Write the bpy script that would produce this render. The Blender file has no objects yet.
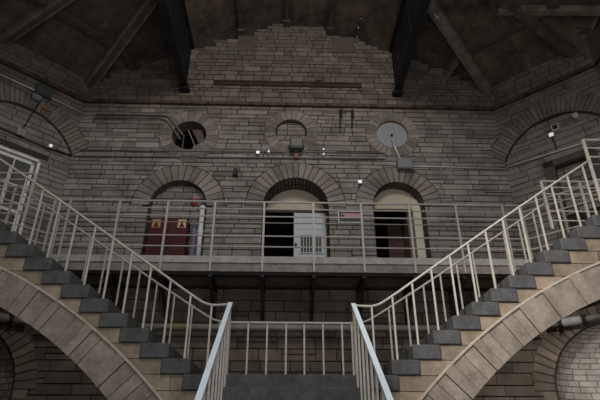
import bpy, math, random
from math import pi, sin, cos, sqrt, radians, atan2
from mathutils import Vector as V, Matrix
random.seed(7)
sc = bpy.context.scene
col = sc.collection

# ---------------------------------------------------------------- materials
def new_mat(name):
    m = bpy.data.materials.new(name); m.use_nodes = True
    nt = m.node_tree
    return m, nt, nt.nodes['Principled BSDF']

def ramp(nt, src, stops, interp='LINEAR'):
    r = nt.nodes.new('ShaderNodeValToRGB'); r.color_ramp.interpolation = interp
    e = r.color_ramp.elements
    e[0].position, e[0].color = stops[0][0], (*stops[0][1], 1)
    e[1].position, e[1].color = stops[-1][0], (*stops[-1][1], 1)
    for p_, c_ in stops[1:-1]:
        k = e.new(p_); k.color = (*c_, 1)
    nt.links.new(src, r.inputs[0]); return r.outputs[0]

def noise(nt, vec, scale, detail=4, rough=0.6):
    n = nt.nodes.new('ShaderNodeTexNoise'); n.inputs['Scale'].default_value = scale
    n.inputs['Detail'].default_value = detail; n.inputs['Roughness'].default_value = rough
    if vec is not None: nt.links.new(vec, n.inputs['Vector'])
    return n.outputs['Fac']

def mul(nt, a, b, fac=1.0):
    x = nt.nodes.new('ShaderNodeMix'); x.data_type = 'RGBA'; x.blend_type = 'MULTIPLY'
    x.inputs[0].default_value = fac
    nt.links.new(a, x.inputs[6]); nt.links.new(b, x.inputs[7]); return x.outputs[2]

def pos(nt): return nt.nodes.new('ShaderNodeNewGeometry').outputs['Position']

def bump(nt, bs, h, strength=0.4, dist=0.02):
    b = nt.nodes.new('ShaderNodeBump'); b.inputs['Strength'].default_value = strength
    b.inputs['Distance'].default_value = dist
    nt.links.new(h, b.inputs['Height']); nt.links.new(b.outputs[0], bs.inputs['Normal'])

def stone_mat(name, stops, rough=0.9, lo=0.72, hi=1.15, nscale=2.2, spec=0.2, zscale=1/14.0):
    """weathered block: one tone per block, height-dependent tint, stains and pits"""
    m, nt, bs = new_mat(name)
    p = pos(nt)
    sep = nt.nodes.new('ShaderNodeSeparateXYZ'); nt.links.new(p, sep.inputs[0])
    mm = nt.nodes.new('ShaderNodeMath'); mm.operation = 'MULTIPLY'; mm.inputs[1].default_value = zscale
    nt.links.new(sep.outputs[2], mm.inputs[0])
    base = ramp(nt, mm.outputs[0], stops)
    isl = nt.nodes.new('ShaderNodeNewGeometry').outputs['Random Per Island']
    tone = ramp(nt, isl, [(0, (lo, lo, lo)), (0.5, (0.95, 0.94, 0.93)), (1, (hi, hi, hi*0.98))])
    c = mul(nt, base, tone)
    st = ramp(nt, noise(nt, p, nscale, 6, 0.65), [(0.3, (0.62, 0.6, 0.58)), (0.62, (1.05, 1.05, 1.05))])
    c = mul(nt, c, st)
    gr = ramp(nt, noise(nt, p, 22, 3, 0.7), [(0.3, (0.82, 0.82, 0.82)), (0.7, (1.08, 1.08, 1.08))])
    c = mul(nt, c, gr)
    nt.links.new(c, bs.inputs['Base Color'])
    bs.inputs['Roughness'].default_value = rough; bs.inputs['Specular IOR Level'].default_value = spec
    bump(nt, bs, noise(nt, p, 30, 4, 0.7), 0.35, 0.015)
    return m

def plain_mat(name, colr, rough=0.6, metal=0.0, var=0.25, scale=8, bumpy=0.1, spec=0.4, emit=0):
    m, nt, bs = new_mat(name)
    p = pos(nt)
    a = tuple(c*(1-var) for c in colr); b = tuple(min(1, c*(1+var*0.5)) for c in colr)
    c = ramp(nt, noise(nt, p, scale, 5, 0.65), [(0.32, a), (0.66, b)])
    nt.links.new(c, bs.inputs['Base Color'])
    bs.inputs['Roughness'].default_value = rough; bs.inputs['Metallic'].default_value = metal
    bs.inputs['Specular IOR Level'].default_value = spec
    if bumpy: bump(nt, bs, noise(nt, p, scale*5, 3), bumpy, 0.01)
    if emit:
        bs.inputs['Emission Color'].default_value = (*colr, 1); bs.inputs['Emission Strength'].default_value = emit
    return m

def board_mat(name, dark, light, axis, pitch=0.16):
    """planks: axis = (ax, ay) is the horizontal direction ACROSS the boards"""
    m, nt, bs = new_mat(name)
    p = pos(nt)
    d = nt.nodes.new('ShaderNodeVectorMath'); d.operation = 'DOT_PRODUCT'
    d.inputs[1].default_value = (axis[0], axis[1], 0); nt.links.new(p, d.inputs[0])
    q = nt.nodes.new('ShaderNodeMath'); q.operation = 'DIVIDE'; q.inputs[1].default_value = pitch
    nt.links.new(d.outputs['Value'], q.inputs[0])
    fl = nt.nodes.new('ShaderNodeMath'); fl.operation = 'FLOOR'; nt.links.new(q.outputs[0], fl.inputs[0])
    fr = nt.nodes.new('ShaderNodeMath'); fr.operation = 'FRACT'; nt.links.new(q.outputs[0], fr.inputs[0])
    wn = nt.nodes.new('ShaderNodeTexWhiteNoise'); wn.noise_dimensions = '1D'; nt.links.new(fl.outputs[0], wn.inputs['W'])
    c = ramp(nt, wn.outputs['Value'], [(0, dark), (1, light)])
    gap = ramp(nt, fr.outputs[0], [(0.0, (0.72,)*3), (0.08, (1,)*3), (0.93, (1,)*3), (1, (0.75,)*3)])
    c = mul(nt, c, gap)
    st = ramp(nt, noise(nt, p, 1.6, 6, 0.72), [(0.33, (0.42, 0.38, 0.37)), (0.64, (1.25, 1.18, 1.1))])
    c = mul(nt, c, st)
    fine = ramp(nt, noise(nt, p, 14, 4, 0.7), [(0.3, (0.75,)*3), (0.7, (1.15,)*3)])
    c = mul(nt, c, fine)
    nt.links.new(c, bs.inputs['Base Color']); bs.inputs['Roughness'].default_value = 0.85
    bs.inputs['Specular IOR Level'].default_value = 0.15
    bump(nt, bs, fr.outputs[0], 0.15, 0.02)
    return m

M = {}
# wall stone tint by height (0..14 m): brown under the gallery with shade put into the colour, old whitewash above, brown again over the string course
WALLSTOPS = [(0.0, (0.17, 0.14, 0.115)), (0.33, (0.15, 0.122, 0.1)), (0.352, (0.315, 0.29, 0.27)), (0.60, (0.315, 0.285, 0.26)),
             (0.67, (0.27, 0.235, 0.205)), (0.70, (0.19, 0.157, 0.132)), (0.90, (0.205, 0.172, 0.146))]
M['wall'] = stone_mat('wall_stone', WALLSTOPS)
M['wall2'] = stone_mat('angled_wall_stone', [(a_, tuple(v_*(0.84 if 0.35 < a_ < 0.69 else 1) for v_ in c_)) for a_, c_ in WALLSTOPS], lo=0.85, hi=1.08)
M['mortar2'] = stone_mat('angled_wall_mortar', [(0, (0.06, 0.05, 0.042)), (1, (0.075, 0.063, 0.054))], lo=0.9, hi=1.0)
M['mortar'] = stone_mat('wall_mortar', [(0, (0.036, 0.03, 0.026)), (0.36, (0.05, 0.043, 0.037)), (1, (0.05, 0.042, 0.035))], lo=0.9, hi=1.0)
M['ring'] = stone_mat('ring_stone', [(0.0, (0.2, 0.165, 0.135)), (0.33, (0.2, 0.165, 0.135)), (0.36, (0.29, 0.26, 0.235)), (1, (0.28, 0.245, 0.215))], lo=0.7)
M['ring2'] = stone_mat('blind_arch_stone', [(0, (0.235, 0.205, 0.18)), (1, (0.235, 0.2, 0.175))], lo=0.8)
M['reveal'] = stone_mat('reveal_stone', [(0, (0.19, 0.15, 0.125)), (1, (0.19, 0.15, 0.13))])
M['slate'] = stone_mat('step_stone', [(0, (0.105, 0.107, 0.112)), (1, (0.105, 0.107, 0.112))], lo=0.85, hi=1.1, nscale=5)
M['tan'] = stone_mat('stair_stone', [(0, (0.31, 0.255, 0.195)), (1, (0.33, 0.265, 0.2))], lo=0.8, hi=1.12, nscale=3)
M['arch'] = stone_mat('arch_stone', [(0, (0.32, 0.28, 0.24)), (1, (0.34, 0.295, 0.25))], lo=0.85, hi=1.08, nscale=4)
M['tanbed'] = stone_mat('stair_bed', [(0, (0.2, 0.165, 0.125)), (1, (0.21, 0.17, 0.13))], lo=0.9, hi=1)
M['joint'] = stone_mat('stair_joint', [(0, (0.10, 0.082, 0.062)), (1, (0.10, 0.082, 0.062))], lo=0.9, hi=1)
M['bead'] = plain_mat('arch_moulding_stone', (0.42, 0.37, 0.31), 0.8)
M['nichebed'] = stone_mat('niche_joint', [(0, (0.13, 0.115, 0.1)), (1, (0.13, 0.115, 0.1))], lo=0.9, hi=1.0)
M['niche'] = stone_mat('niche_stone', [(0, (0.30, 0.275, 0.25)), (1, (0.30, 0.27, 0.24))], rough=0.5, lo=0.75, spec=0.5)
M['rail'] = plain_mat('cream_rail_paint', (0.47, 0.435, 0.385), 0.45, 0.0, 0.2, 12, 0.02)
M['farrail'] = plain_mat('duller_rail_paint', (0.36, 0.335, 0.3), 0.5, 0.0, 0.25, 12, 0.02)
M['galrail'] = plain_mat('grey_rail_paint', (0.42, 0.395, 0.365), 0.45, 0.0, 0.2, 12, 0.02)
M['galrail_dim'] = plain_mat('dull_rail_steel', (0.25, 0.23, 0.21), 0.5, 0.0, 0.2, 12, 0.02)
M['blue'] = plain_mat('sky_sheen_handrail_paint', (0.74, 0.84, 0.93), 0.35, 0.0, 0.08, 6, 0.0)  # bluish sky reflection put into the paint colour
M['edge'] = plain_mat('gallery_edge_steel', (0.36, 0.345, 0.33), 0.6, 0.0, 0.3, 6)
M['concrete'] = plain_mat('gallery_concrete', (0.24, 0.22, 0.2), 0.9, 0.0, 0.4, 5, 0.3)
M['steel'] = plain_mat('dark_truss_steel', (0.022, 0.022, 0.028), 0.55, 0.3, 0.4, 3, 0.1)
M['steel2'] = plain_mat('dark_truss_flange', (0.034, 0.034, 0.042), 0.5, 0.3, 0.4, 3, 0.1)
M['brack'] = plain_mat('bracket_steel', (0.03, 0.026, 0.024), 0.7, 0.2, 0.4, 6)
M['beam'] = plain_mat('roof_timber', (0.21, 0.17, 0.135), 0.8, 0.0, 0.45, 4, 0.3, 0.2)
M['beam_dark'] = plain_mat('dark_roof_timber', (0.1, 0.085, 0.075), 0.8, 0.0, 0.4, 4, 0.3, 0.2)
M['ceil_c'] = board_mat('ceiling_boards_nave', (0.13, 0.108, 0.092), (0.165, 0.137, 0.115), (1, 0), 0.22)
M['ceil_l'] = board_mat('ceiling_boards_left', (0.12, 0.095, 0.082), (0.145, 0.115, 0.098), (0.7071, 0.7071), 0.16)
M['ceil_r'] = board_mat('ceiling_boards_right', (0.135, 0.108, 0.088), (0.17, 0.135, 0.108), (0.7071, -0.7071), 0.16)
M['rust'] = plain_mat('rusty_lintel', (0.06, 0.034, 0.028), 0.85, 0.0, 0.5, 5, 0.3, 0.2)
M['course'] = plain_mat('string_course_stone', (0.1, 0.07, 0.052), 0.85, 0.0, 0.7, 6, 0.3, 0.2)
M['plaster'] = plain_mat('brown_patch', (0.11, 0.088, 0.07), 0.9, 0.0, 0.3, 6)
M['cream'] = plain_mat('cream_plaster', (0.50, 0.44, 0.33), 0.7, 0.0, 0.12, 2)
M['cream_jamb'] = plain_mat('cream_jamb_paint', (0.62, 0.58, 0.46), 0.6, 0.0, 0.12, 3)
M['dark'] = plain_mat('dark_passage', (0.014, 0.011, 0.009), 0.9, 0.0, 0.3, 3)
M['darkbrown'] = plain_mat('dark_brown_door', (0.07, 0.035, 0.022), 0.7)
M['white'] = plain_mat('white_door_paint', (0.5, 0.53, 0.56), 0.5, 0.0, 0.1, 4, 0.02)
M['offwhite'] = plain_mat('off_white_frame_paint', (0.7, 0.69, 0.66), 0.5, 0.0, 0.15, 6, 0.02)
M['glass'] = plain_mat('dusty_glass', (0.085, 0.08, 0.075), 0.25, 0.0, 0.5, 3, 0.0)
M['red'] = plain_mat('dark_red_paint', (0.07, 0.009, 0.011), 0.45, 0.0, 0.2, 6, 0.02)
M['redlite'] = plain_mat('bright_red_paint', (0.32, 0.03, 0.035), 0.4, 0.0, 0.1)
M['sticker'] = plain_mat('orange_sticker', (0.5, 0.27, 0.12), 0.6, 0.0, 0.05, 10, 0)
M['stickerpale'] = plain_mat('pale_sticker', (0.6, 0.44, 0.25), 0.6, 0.0, 0.05, 10, 0)
M['brownknob'] = plain_mat('brown_latch', (0.2, 0.1, 0.06), 0.5)
M['pipewhite'] = plain_mat('white_pipe_paint', (0.72, 0.74, 0.78), 0.4, 0.0, 0.08)
M['violet'] = plain_mat('grey_violet_paint', (0.16, 0.15, 0.21), 0.5)
M['pipe'] = plain_mat('grey_pipe_paint', (0.23, 0.215, 0.2), 0.6, 0.0, 0.3, 3)
M['pipelight'] = plain_mat('pale_pipe_lagging', (0.42, 0.42, 0.44), 0.6)
M['yellow'] = plain_mat('yellow_pipe_band', (0.2, 0.165, 0.07), 0.6)
M['galv'] = plain_mat('galvanised_conduit', (0.6, 0.6, 0.6), 0.4, 0.2, 0.2)
M['greycon'] = plain_mat('grey_conduit', (0.19, 0.175, 0.165), 0.6, 0.2, 0.2)
M['cable'] = plain_mat('black_cable', (0.018, 0.016, 0.015), 0.6)
M['boxgrey'] = plain_mat('grey_box_paint', (0.2, 0.21, 0.225), 0.5, 0.1, 0.1)
M['boxdark'] = plain_mat('dark_grey_box_paint', (0.075, 0.08, 0.082), 0.5, 0.1, 0.2)
M['disc'] = plain_mat('grey_disc_metal', (0.30, 0.305, 0.315), 0.55, 0.2, 0.12, 1.5)
M['lampcase'] = plain_mat('lamp_casing', (0.5, 0.5, 0.5), 0.4, 0.0, 0.1)
M['lamplens'] = plain_mat('lamp_lens', (0.95, 0.96, 1.0), 0.3, 0.0, 0.0, 4, 0, 0.5, 0.45)
M['olive'] = plain_mat('olive_floodlight_lens', (0.15, 0.145, 0.1), 0.3)
M['black'] = plain_mat('black_sign_paint', (0.012, 0.012, 0.014), 0.5)
M['signwhite'] = plain_mat('white_sign_border', (0.55, 0.55, 0.56), 0.5)
M['pink'] = plain_mat('faded_red_sign_paint', (0.42, 0.22, 0.25), 0.5)
M['debris'] = plain_mat('rubble_grey', (0.2, 0.2, 0.22), 0.9)
M['board'] = plain_mat('old_board', (0.115, 0.08, 0.066), 0.8, 0.0, 0.4, 6)
M['frame'] = plain_mat('dark_frame_stone', (0.1, 0.083, 0.072), 0.85)
M['floor'] = stone_mat('flagstone', [(0, (0.2, 0.18, 0.16)), (1, (0.2, 0.18, 0.16))])
M['rustmark'] = plain_mat('rust_orange', (0.25, 0.11, 0.05), 0.8)

# ---------------------------------------------------------------- mesh helpers
class MB:
    def __init__(s): s.v = []; s.f = []; s.mi = []; s.cur = 0
    def face(s, pts):
        i = len(s.v); s.v += [V(p) for p in pts]; s.f.append(tuple(range(i, i+len(pts)))); s.mi.append(s.cur)
    def add(s, vs, fs):
        i = len(s.v); s.v += [V(p) for p in vs]
        for f in fs: s.f.append(tuple(i+k for k in f)); s.mi.append(s.cur)
    def hexa(s, p):   # 8 points: 0-3 bottom loop, 4-7 top loop
        s.add(p, [(0,3,2,1), (4,5,6,7), (0,1,5,4), (1,2,6,5), (2,3,7,6), (3,0,4,7)])
    def box(s, a, b):
        (x0,y0,z0),(x1,y1,z1) = a, b
        x0,x1 = min(x0,x1),max(x0,x1); y0,y1 = min(y0,y1),max(y0,y1); z0,z1 = min(z0,z1),max(z0,z1)
        s.hexa([(x0,y0,z0),(x1,y0,z0),(x1,y1,z0),(x0,y1,z0),(x0,y0,z1),(x1,y0,z1),(x1,y1,z1),(x0,y1,z1)])
    def cbox(s, a, b, c=0.01):   # box with chamfered edges
        (x0,y0,z0),(x1,y1,z1) = a, b
        x0,x1 = min(x0,x1),max(x0,x1); y0,y1 = min(y0,y1),max(y0,y1); z0,z1 = min(z0,z1),max(z0,z1)
        c = min(c, (x1-x0)/3, (y1-y0)/3, (z1-z0)/3)
        pr = [(x0+c,y0),(x1-c,y0),(x1,y0+c),(x1,y1-c),(x1-c,y1),(x0+c,y1),(x0,y1-c),(x0,y0+c)]
        ins = [(min(max(x,x0+c),x1-c), min(max(y,y0+c),y1-c)) for x,y in pr]
        vs = [(x,y,z0) for x,y in ins]+[(x,y,z0+c) for x,y in pr]+[(x,y,z1-c) for x,y in pr]+[(x,y,z1) for x,y in ins]
        fs = [tuple(range(7,-1,-1)), tuple(range(24,32))]
        for r in range(3):
            for k in range(8):
                fs.append((r*8+k, r*8+(k+1)%8, r*8+8+(k+1)%8, r*8+8+k))
        s.add(vs, fs)
    def bar(s, p, q, w, h, up=(0,0,1)):
        p, q = V(p), V(q); d = (q-p).normalized(); u = V(up)
        if abs(d.dot(u)) > 0.98: u = V((0,1,0))
        r = d.cross(u).normalized(); u = r.cross(d).normalized()
        a, b = r*(w/2), u*(h/2)
        s.hexa([p-a-b, p+a-b, p+a+b, p-a+b, q-a-b, q+a-b, q+a+b, q-a+b])
    def tube(s, path, r, n=8, caps=True):
        path = [V(p) for p in path]; m = len(path); base = len(s.v)
        ref = None
        for i, p in enumerate(path):
            d = (path[min(i+1, m-1)]-path[max(i-1, 0)]).normalized()
            if ref is None:
                ref = V((0,0,1)) if abs(d.z) < 0.9 else V((1,0,0))
            a = d.cross(ref).normalized(); b = a.cross(d).normalized(); ref = b
            k = 1.0
            for j in range(n):
                t = 2*pi*j/n + pi/n
                s.v.append(p+a*(r*cos(t))+b*(r*sin(t)))
        for i in range(m-1):
            for j in range(n):
                s.f.append((base+i*n+j, base+i*n+(j+1)%n, base+(i+1)*n+(j+1)%n, base+(i+1)*n+j)); s.mi.append(s.cur)
        if caps:
            s.f.append(tuple(base+j for j in range(n-1, -1, -1))); s.mi.append(s.cur)
            s.f.append(tuple(base+(m-1)*n+j for j in range(n))); s.mi.append(s.cur)
    def lathe(s, c, axis, prof, n=16):   # prof: list of (radius, distance along axis)
        c = V(c); ax = V(axis).normalized()
        a = ax.cross(V((0,0,1)))
        if a.length < 0.1: a = V((1,0,0))
        a.normalize(); b = ax.cross(a).normalized(); base = len(s.v)
        for r, t in prof:
            for j in range(n):
                th = 2*pi*j/n; s.v.append(c+ax*t+a*(r*cos(th))+b*(r*sin(th)))
        for i in range(len(prof)-1):
            for j in range(n):
                s.f.append((base+i*n+j, base+i*n+(j+1)%n, base+(i+1)*n+(j+1)%n, base+(i+1)*n+j)); s.mi.append(s.cur)
        s.f.append(tuple(base+j for j in range(n-1, -1, -1))); s.mi.append(s.cur)
        s.f.append(tuple(base+(len(prof)-1)*n+j for j in range(n))); s.mi.append(s.cur)
    def prism(s, poly, fmap, d0, d1):   # poly 2D, fmap(a, b, d) -> 3D
        n = len(poly)
        s.add([fmap(a,b,d0) for a,b in poly]+[fmap(a,b,d1) for a,b in poly],
              [tuple(range(n-1,-1,-1)), tuple(range(n,2*n))]+[(k,(k+1)%n,n+(k+1)%n,n+k) for k in range(n)])

def wloc(o):
    l = V((0,0,0))
    while o is not None: l += o.location; o = o.parent
    return l

def obj(name, mb, mats, parent=None, smooth=False, recalc=True):
    off = wloc(parent) if parent else V((0,0,0))
    me = bpy.data.meshes.new(name)
    me.from_pydata([tuple(v-off) for v in mb.v], [], mb.f)
    if not isinstance(mats, (list, tuple)): mats = [mats]
    for m in mats: me.materials.append(m)
    me.polygons.foreach_set('material_index', [min(i, len(mats)-1) for i in mb.mi])
    if recalc:
        import bmesh
        bm = bmesh.new(); bm.from_mesh(me); bmesh.ops.recalc_face_normals(bm, faces=bm.faces); bm.to_mesh(me); bm.free()
    if smooth: me.polygons.foreach_set('use_smooth', [True]*len(me.polygons))
    me.update()
    o = bpy.data.objects.new(name, me); col.objects.link(o)
    if parent: o.parent = parent
    return o

def tag(o, label=None, cat=None, group=None, kind=None):
    if label: o['label'] = label
    if cat: o['category'] = cat
    if group: o['group'] = group
    if kind: o['kind'] = kind
    return o

def thing(name, loc, label, cat, group=None):
    o = bpy.data.objects.new(name, None); col.objects.link(o); o.location = loc; o.empty_display_size = 0.1
    return tag(o, label, cat, group)

def struct(name, mb, mats, label=None, **k): 
    o = obj(name, mb, mats, **k); o['kind'] = 'structure'
    if label: o['label'] = label
    return o

# ---------------------------------------------------------------- plan of the hall
HX, YB = 5.27, 10.4                 # half width and distance of the back wall
W = 2.45; S2 = sqrt(0.5)            # chamfer wall width
SX, SY = HX+W*S2, YB-W*S2           # side wall x and its far end
GZ, LZ = 5.07, 2.52                 # gallery level, landing level

def back(u, z, off=0.0): return V((u, YB-off, z))
def cham(sx):
    def f(u, z, off=0.0):
        if u < 0: return V((sx*(HX+u), YB-off, z))
        if u > W: return V((sx*(SX-off), SY-(u-W), z))
        return V((sx*(HX+u*S2-off*S2), YB-u*S2-off*S2, z))
    return f
def side(sx):
    return lambda u, z, off=0.0: V((sx*(SX-off), SY-u, z))

def ashlar(mb, u0, u1, z0, z1, top, holes, fmap, hmin=0.105, hmax=0.175, lmin=0.2, lmax=0.78, gap=0.017, th=0.03):
    z = z0
    while z < z1:
        h = random.uniform(hmin, hmax); zt = min(z+h, z1)
        ivs = [(u0, u1)]
        for hole in holes:
            k = hole(z, zt)
            if not k: continue
            new = []
            for a, b in ivs:
                if k[1] <= a or k[0] >= b: new.append((a, b)); continue
                if k[0] > a: new.append((a, k[0]))
                if k[1] < b: new.append((k[1], b))
            ivs = new
        for a, b in ivs:
            u = a
            first = True
            while u < b-0.01:
                l = random.uniform(lmin, lmax)
                if first: l *= random.uniform(0.4, 1); first = False
                e = u+l
                if b-e < lmin*0.6: e = b
                e = min(e, b)
                um = (u+e)/2
                t = top(um) if top else 1e9
                if z < t-0.06:
                    zz = min(zt, t)
                    if zz-z > 0.15 and e-u > 0.3 and random.random() < 0.08:
                        mid = z+(zz-z)*random.uniform(0.4, 0.6); rows = [(z, mid), (mid, zz)]
                    else: rows = [(z, zz)]
                    for r0, r1 in rows:
                        g = gap*random.uniform(0.35, 0.65); j = random.uniform(-0.006, 0.006); c = 0.008
                        A = [(u+g, r0+g), (e-g, r0+g), (e-g, r1-g), (u+g, r1-g)]
                        if e-u < 3*g or r1-r0 < 3*g: continue
                        B = [(u+g+c, r0+g+c), (e-g-c, r0+g+c), (e-g-c, r1-g-c), (u+g+c, r1-g-c)]
                        vs = [fmap(x, y, 0) for x, y in A]+[fmap(x, y, th-c+j) for x, y in A]+[fmap(x, y, th+j) for x, y in B]
                        fs = [(8,9,10,11)]
                        for r in (0, 4):
                            for q in range(4): fs.append((r+q, r+(q+1)%4, r+4+(q+1)%4, r+4+q))
                        mb.add(vs, fs)
                u = e
        z = zt

from mathutils import geometry as G
def plane_with_holes(mb, outer, holes, fmap, off=0.0):
    pts = []; edges = []
    for loop in [outer]+holes:
        i = len(pts); n = len(loop); pts += [V((a, b)) for a, b in loop]
        edges += [(i+k, i+(k+1) % n) for k in range(n)]
    vs, es, fs, *_ = G.delaunay_2d_cdt(pts, edges, [], 0, 1e-5)
    def inside(p, poly):
        c = False; n = len(poly); j = n-1
        for i in range(n):
            (xi, yi), (xj, yj) = poly[i], poly[j]
            if (yi > p[1]) != (yj > p[1]) and p[0] < (xj-xi)*(p[1]-yi)/(yj-yi)+xi: c = not c
            j = i
        return c
    keep = []
    for f in fs:
        cx = sum(vs[k].x for k in f)/len(f); cy = sum(vs[k].y for k in f)/len(f)
        if inside((cx, cy), outer) and not any(inside((cx, cy), h) for h in holes): keep.append(f)
    mb.add([fmap(v.x, v.y, off) for v in vs], keep)

def circ(cu, cz, r, n=32): return [(cu+r*cos(2*pi*k/n), cz+r*sin(2*pi*k/n)) for k in range(n)]
def archpoly(cu, zb, zs, r, n=20): return [(cu-r, zb), (cu+r, zb)]+[(cu+r*cos(pi*k/n), zs+r*sin(pi*k/n)) for k in range(n+1)]
def archline(cu, zb, zs, r, n=20): return [(cu+r, zb)]+[(cu+r*cos(pi*k/n), zs+r*sin(pi*k/n)) for k in range(n+1)]+[(cu-r, zb)]
def circ_hole(cu, cz, r):
    def f(a, b):
        if b < cz-r or a > cz+r: return None
        d = 0 if a <= cz <= b else min(abs(a-cz), abs(b-cz))
        h = sqrt(max(r*r-d*d, 0)); return (cu-h, cu+h) if h > 0.01 else None
    return f
def arch_hole(cu, zb, zs, ri, rm):
    def f(a, b):
        if b <= zb+0.01 or a >= zs+rm: return None
        if (a+b)/2 < zs: return (cu-ri, cu+ri)
        d = max(a-zs, 0); h = sqrt(max(rm*rm-d*d, 0)); return (cu-h, cu+h) if h > 0.01 else None
    return f

def ring(mb, cu, cz, ri, ro, a0, a1, n, fmap, off0=0.0, off1=0.045, gap=0.02, bed=0.008):
    """wedge-shaped blocks round an opening (material slot 0), on a dark bed (slot 1)"""
    mb.cur = 1
    m = 2*n
    for k in range(m):
        t0 = a0+(a1-a0)*k/m; t1 = a0+(a1-a0)*(k+1)/m
        mb.face([fmap(cu+r*cos(t), cz+r*sin(t), off1-bed) for r, t in ((ri, t0), (ro+0.022, t0), (ro+0.022, t1), (ri, t1))])
    mb.cur = 0
    for k in range(n):
        t0 = a0+(a1-a0)*k/n; t1 = a0+(a1-a0)*(k+1)/n
        gi, go = gap/2/ri, gap/2/ro
        j = random.uniform(-0.005, 0.005); ro2 = ro+random.uniform(-0.01, 0.01)
        sub = [0, 0.5, 1]
        P = []
        for d in (off0, off1+j):
            P.append([fmap(cu+ri*cos(t), cz+ri*sin(t), d) for t in [t0+gi+(t1-t0-2*gi)*q for q in sub]] +
                     [fmap(cu+ro2*cos(t), cz+ro2*sin(t), d) for t in [t1-go-(t1-t0-2*go)*q for q in sub]])
        mb.add(P[0]+P[1], [tuple(range(5, -1, -1)), tuple(range(6, 12))]+[(q, (q+1) % 6, 6+(q+1) % 6, 6+q) for q in range(6)])

def reveal(mb, line, fmap, d0, d1, closed=False):
    n = len(line)
    for k in range(n if closed else n-1):
        a, b = line[k], line[(k+1) % n]
        mb.face([fmap(*a, d0), fmap(*b, d0), fmap(*b, d1), fmap(*a, d1)])

def brick_reveal(mb, cu, zb, zs, r, fmap, depth, n=22):
    """soffit and jambs of an arch as separate bricks with dark joints"""
    L = archline(cu, zb, zs, r, n)
    mb.cur = 1; reveal(mb, L, fmap, 0.02, -depth)
    mb.cur = 0
    rr = r-0.012
    rows = [(0.03, -depth*0.48), (-depth*0.52, -depth)]
    for d0, d1 in rows:
        for k in range(n):
            t0 = pi*k/n+0.018; t1 = pi*(k+1)/n-0.018
            mb.face([fmap(cu+rr*cos(t0), zs+rr*sin(t0), d0), fmap(cu+rr*cos(t1), zs+rr*sin(t1), d0),
                     fmap(cu+rr*cos(t1), zs+rr*sin(t1), d1), fmap(cu+rr*cos(t0), zs+rr*sin(t0), d1)])
        z = zb
        while z < zs-0.02:
            z1 = min(z+0.17, zs)
            for s in (-1, 1):
                mb.face([fmap(cu+s*rr, z+0.01, d0), fmap(cu+s*rr, z1-0.01, d0), fmap(cu+s*rr, z1-0.01, d1), fmap(cu+s*rr, z+0.01, d1)])
            z = z1

# ---------------------------------------------------------------- ceiling profile
PROF = [(0, 12.62), (0.6, 12.58), (1.1, 12.36), (1.95, 12.0), (3.35, 11.36), (5.27, 10.3), (9.0, 8.5)]
def prof(t):
    t = abs(t)
    for (a, za), (b, zb) in zip(PROF, PROF[1:]):
        if t <= b: return za+(zb-za)*(t-a)/(b-a)
    return 8.0
CY = SY-HX
def ceil_h(x, y):
    a = prof(x); b = prof(y-CY)
    d = ((HX-abs(x))-(y-YB))*S2
    c = 10.3+0.354*d if y > CY else -1
    z = max(a, b); w = 0
    if c > z and d < 4.2: z = c; w = 1
    elif b > a: w = 2
    return z, w

# ---------------------------------------------------------------- floor
mb = MB(); mb.box((-SX-0.6, -4.2, -0.2), (SX+0.6, YB+0.6, 0))
struct('floor', mb, M['floor'], 'grey flagstone floor of the hall')

# ---------------------------------------------------------------- back wall
WT = [(-5.3, 10.25), (-4.5, 10.66), (-3.9, 10.97), (-3.35, 11.27), (-2.75, 11.45), (-2.3, 11.6), (-1.95, 11.86), (-1.15, 11.9), (-0.85, 12.25), (-0.5, 12.5),
      (0.9, 12.42), (1.1, 12.1), (1.76, 11.96), (2.31, 11.72), (2.8, 11.5), (3.4, 11.2), (4.3, 10.84), (5.3, 10.3)]
def wtop(u):
    for (a, za), (b, zb) in zip(WT, WT[1:]):
        if a <= u <= b: return za+(zb-za)*(u-a)/(b-a)
    return 10.25
OCL = [(-2.52, 8.64, 0.42, 0.71), (0.0, 8.78, 0.39, 0.66), (2.54, 8.78, 0.40, 0.66)]
ARL = (-2.59, 6.70, 0.66, 0.60)[:3]; ARC = (0.12, 6.72, 0.76); ARR = (2.53, 6.80, 0.60)
ARCHES = [(ARL, 1.06), (ARC, 1.16), (ARR, 1.0)]
holes2d = [circ(u, z, ri) for u, z, ri, ro in OCL]+[archpoly(c, GZ, zs, r) for (c, zs, r), ro in ARCHES]
hfun = [circ_hole(u, z, ri+0.1) for u, z, ri, ro in OCL]+[arch_hole(c, GZ, zs, r, r+0.14) for (c, zs, r), ro in ARCHES]
mb = MB(); mb.cur = 1
outer = [(-HX, -0.0), (HX, 0.0)]+[(u, z) for u, z in reversed(WT)]
outer = [(max(-HX, min(HX, u)), z) for u, z in outer]
plane_with_holes(mb, outer, holes2d, back)
mb.cur = 0
ashlar(mb, -HX, HX, 0.0, GZ-0.3, None, [], back, 0.2, 0.3, 0.4, 0.95)
ashlar(mb, -HX, HX, GZ-0.3, 9.57, None, hfun, back)
ashlar(mb, -HX, HX, 9.68, 12.7, wtop, [], back, 0.1, 0.19, 0.14, 0.55)
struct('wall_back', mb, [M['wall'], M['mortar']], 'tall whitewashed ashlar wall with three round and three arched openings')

# closing wall far behind the openings, so that no sky shows through
mb = MB(); mb.box((-HX-3, YB+3.4, 0), (HX+3, YB+3.5, 14)); struct('wall_rear_passage', mb, M['dark'], recalc=True)

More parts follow.
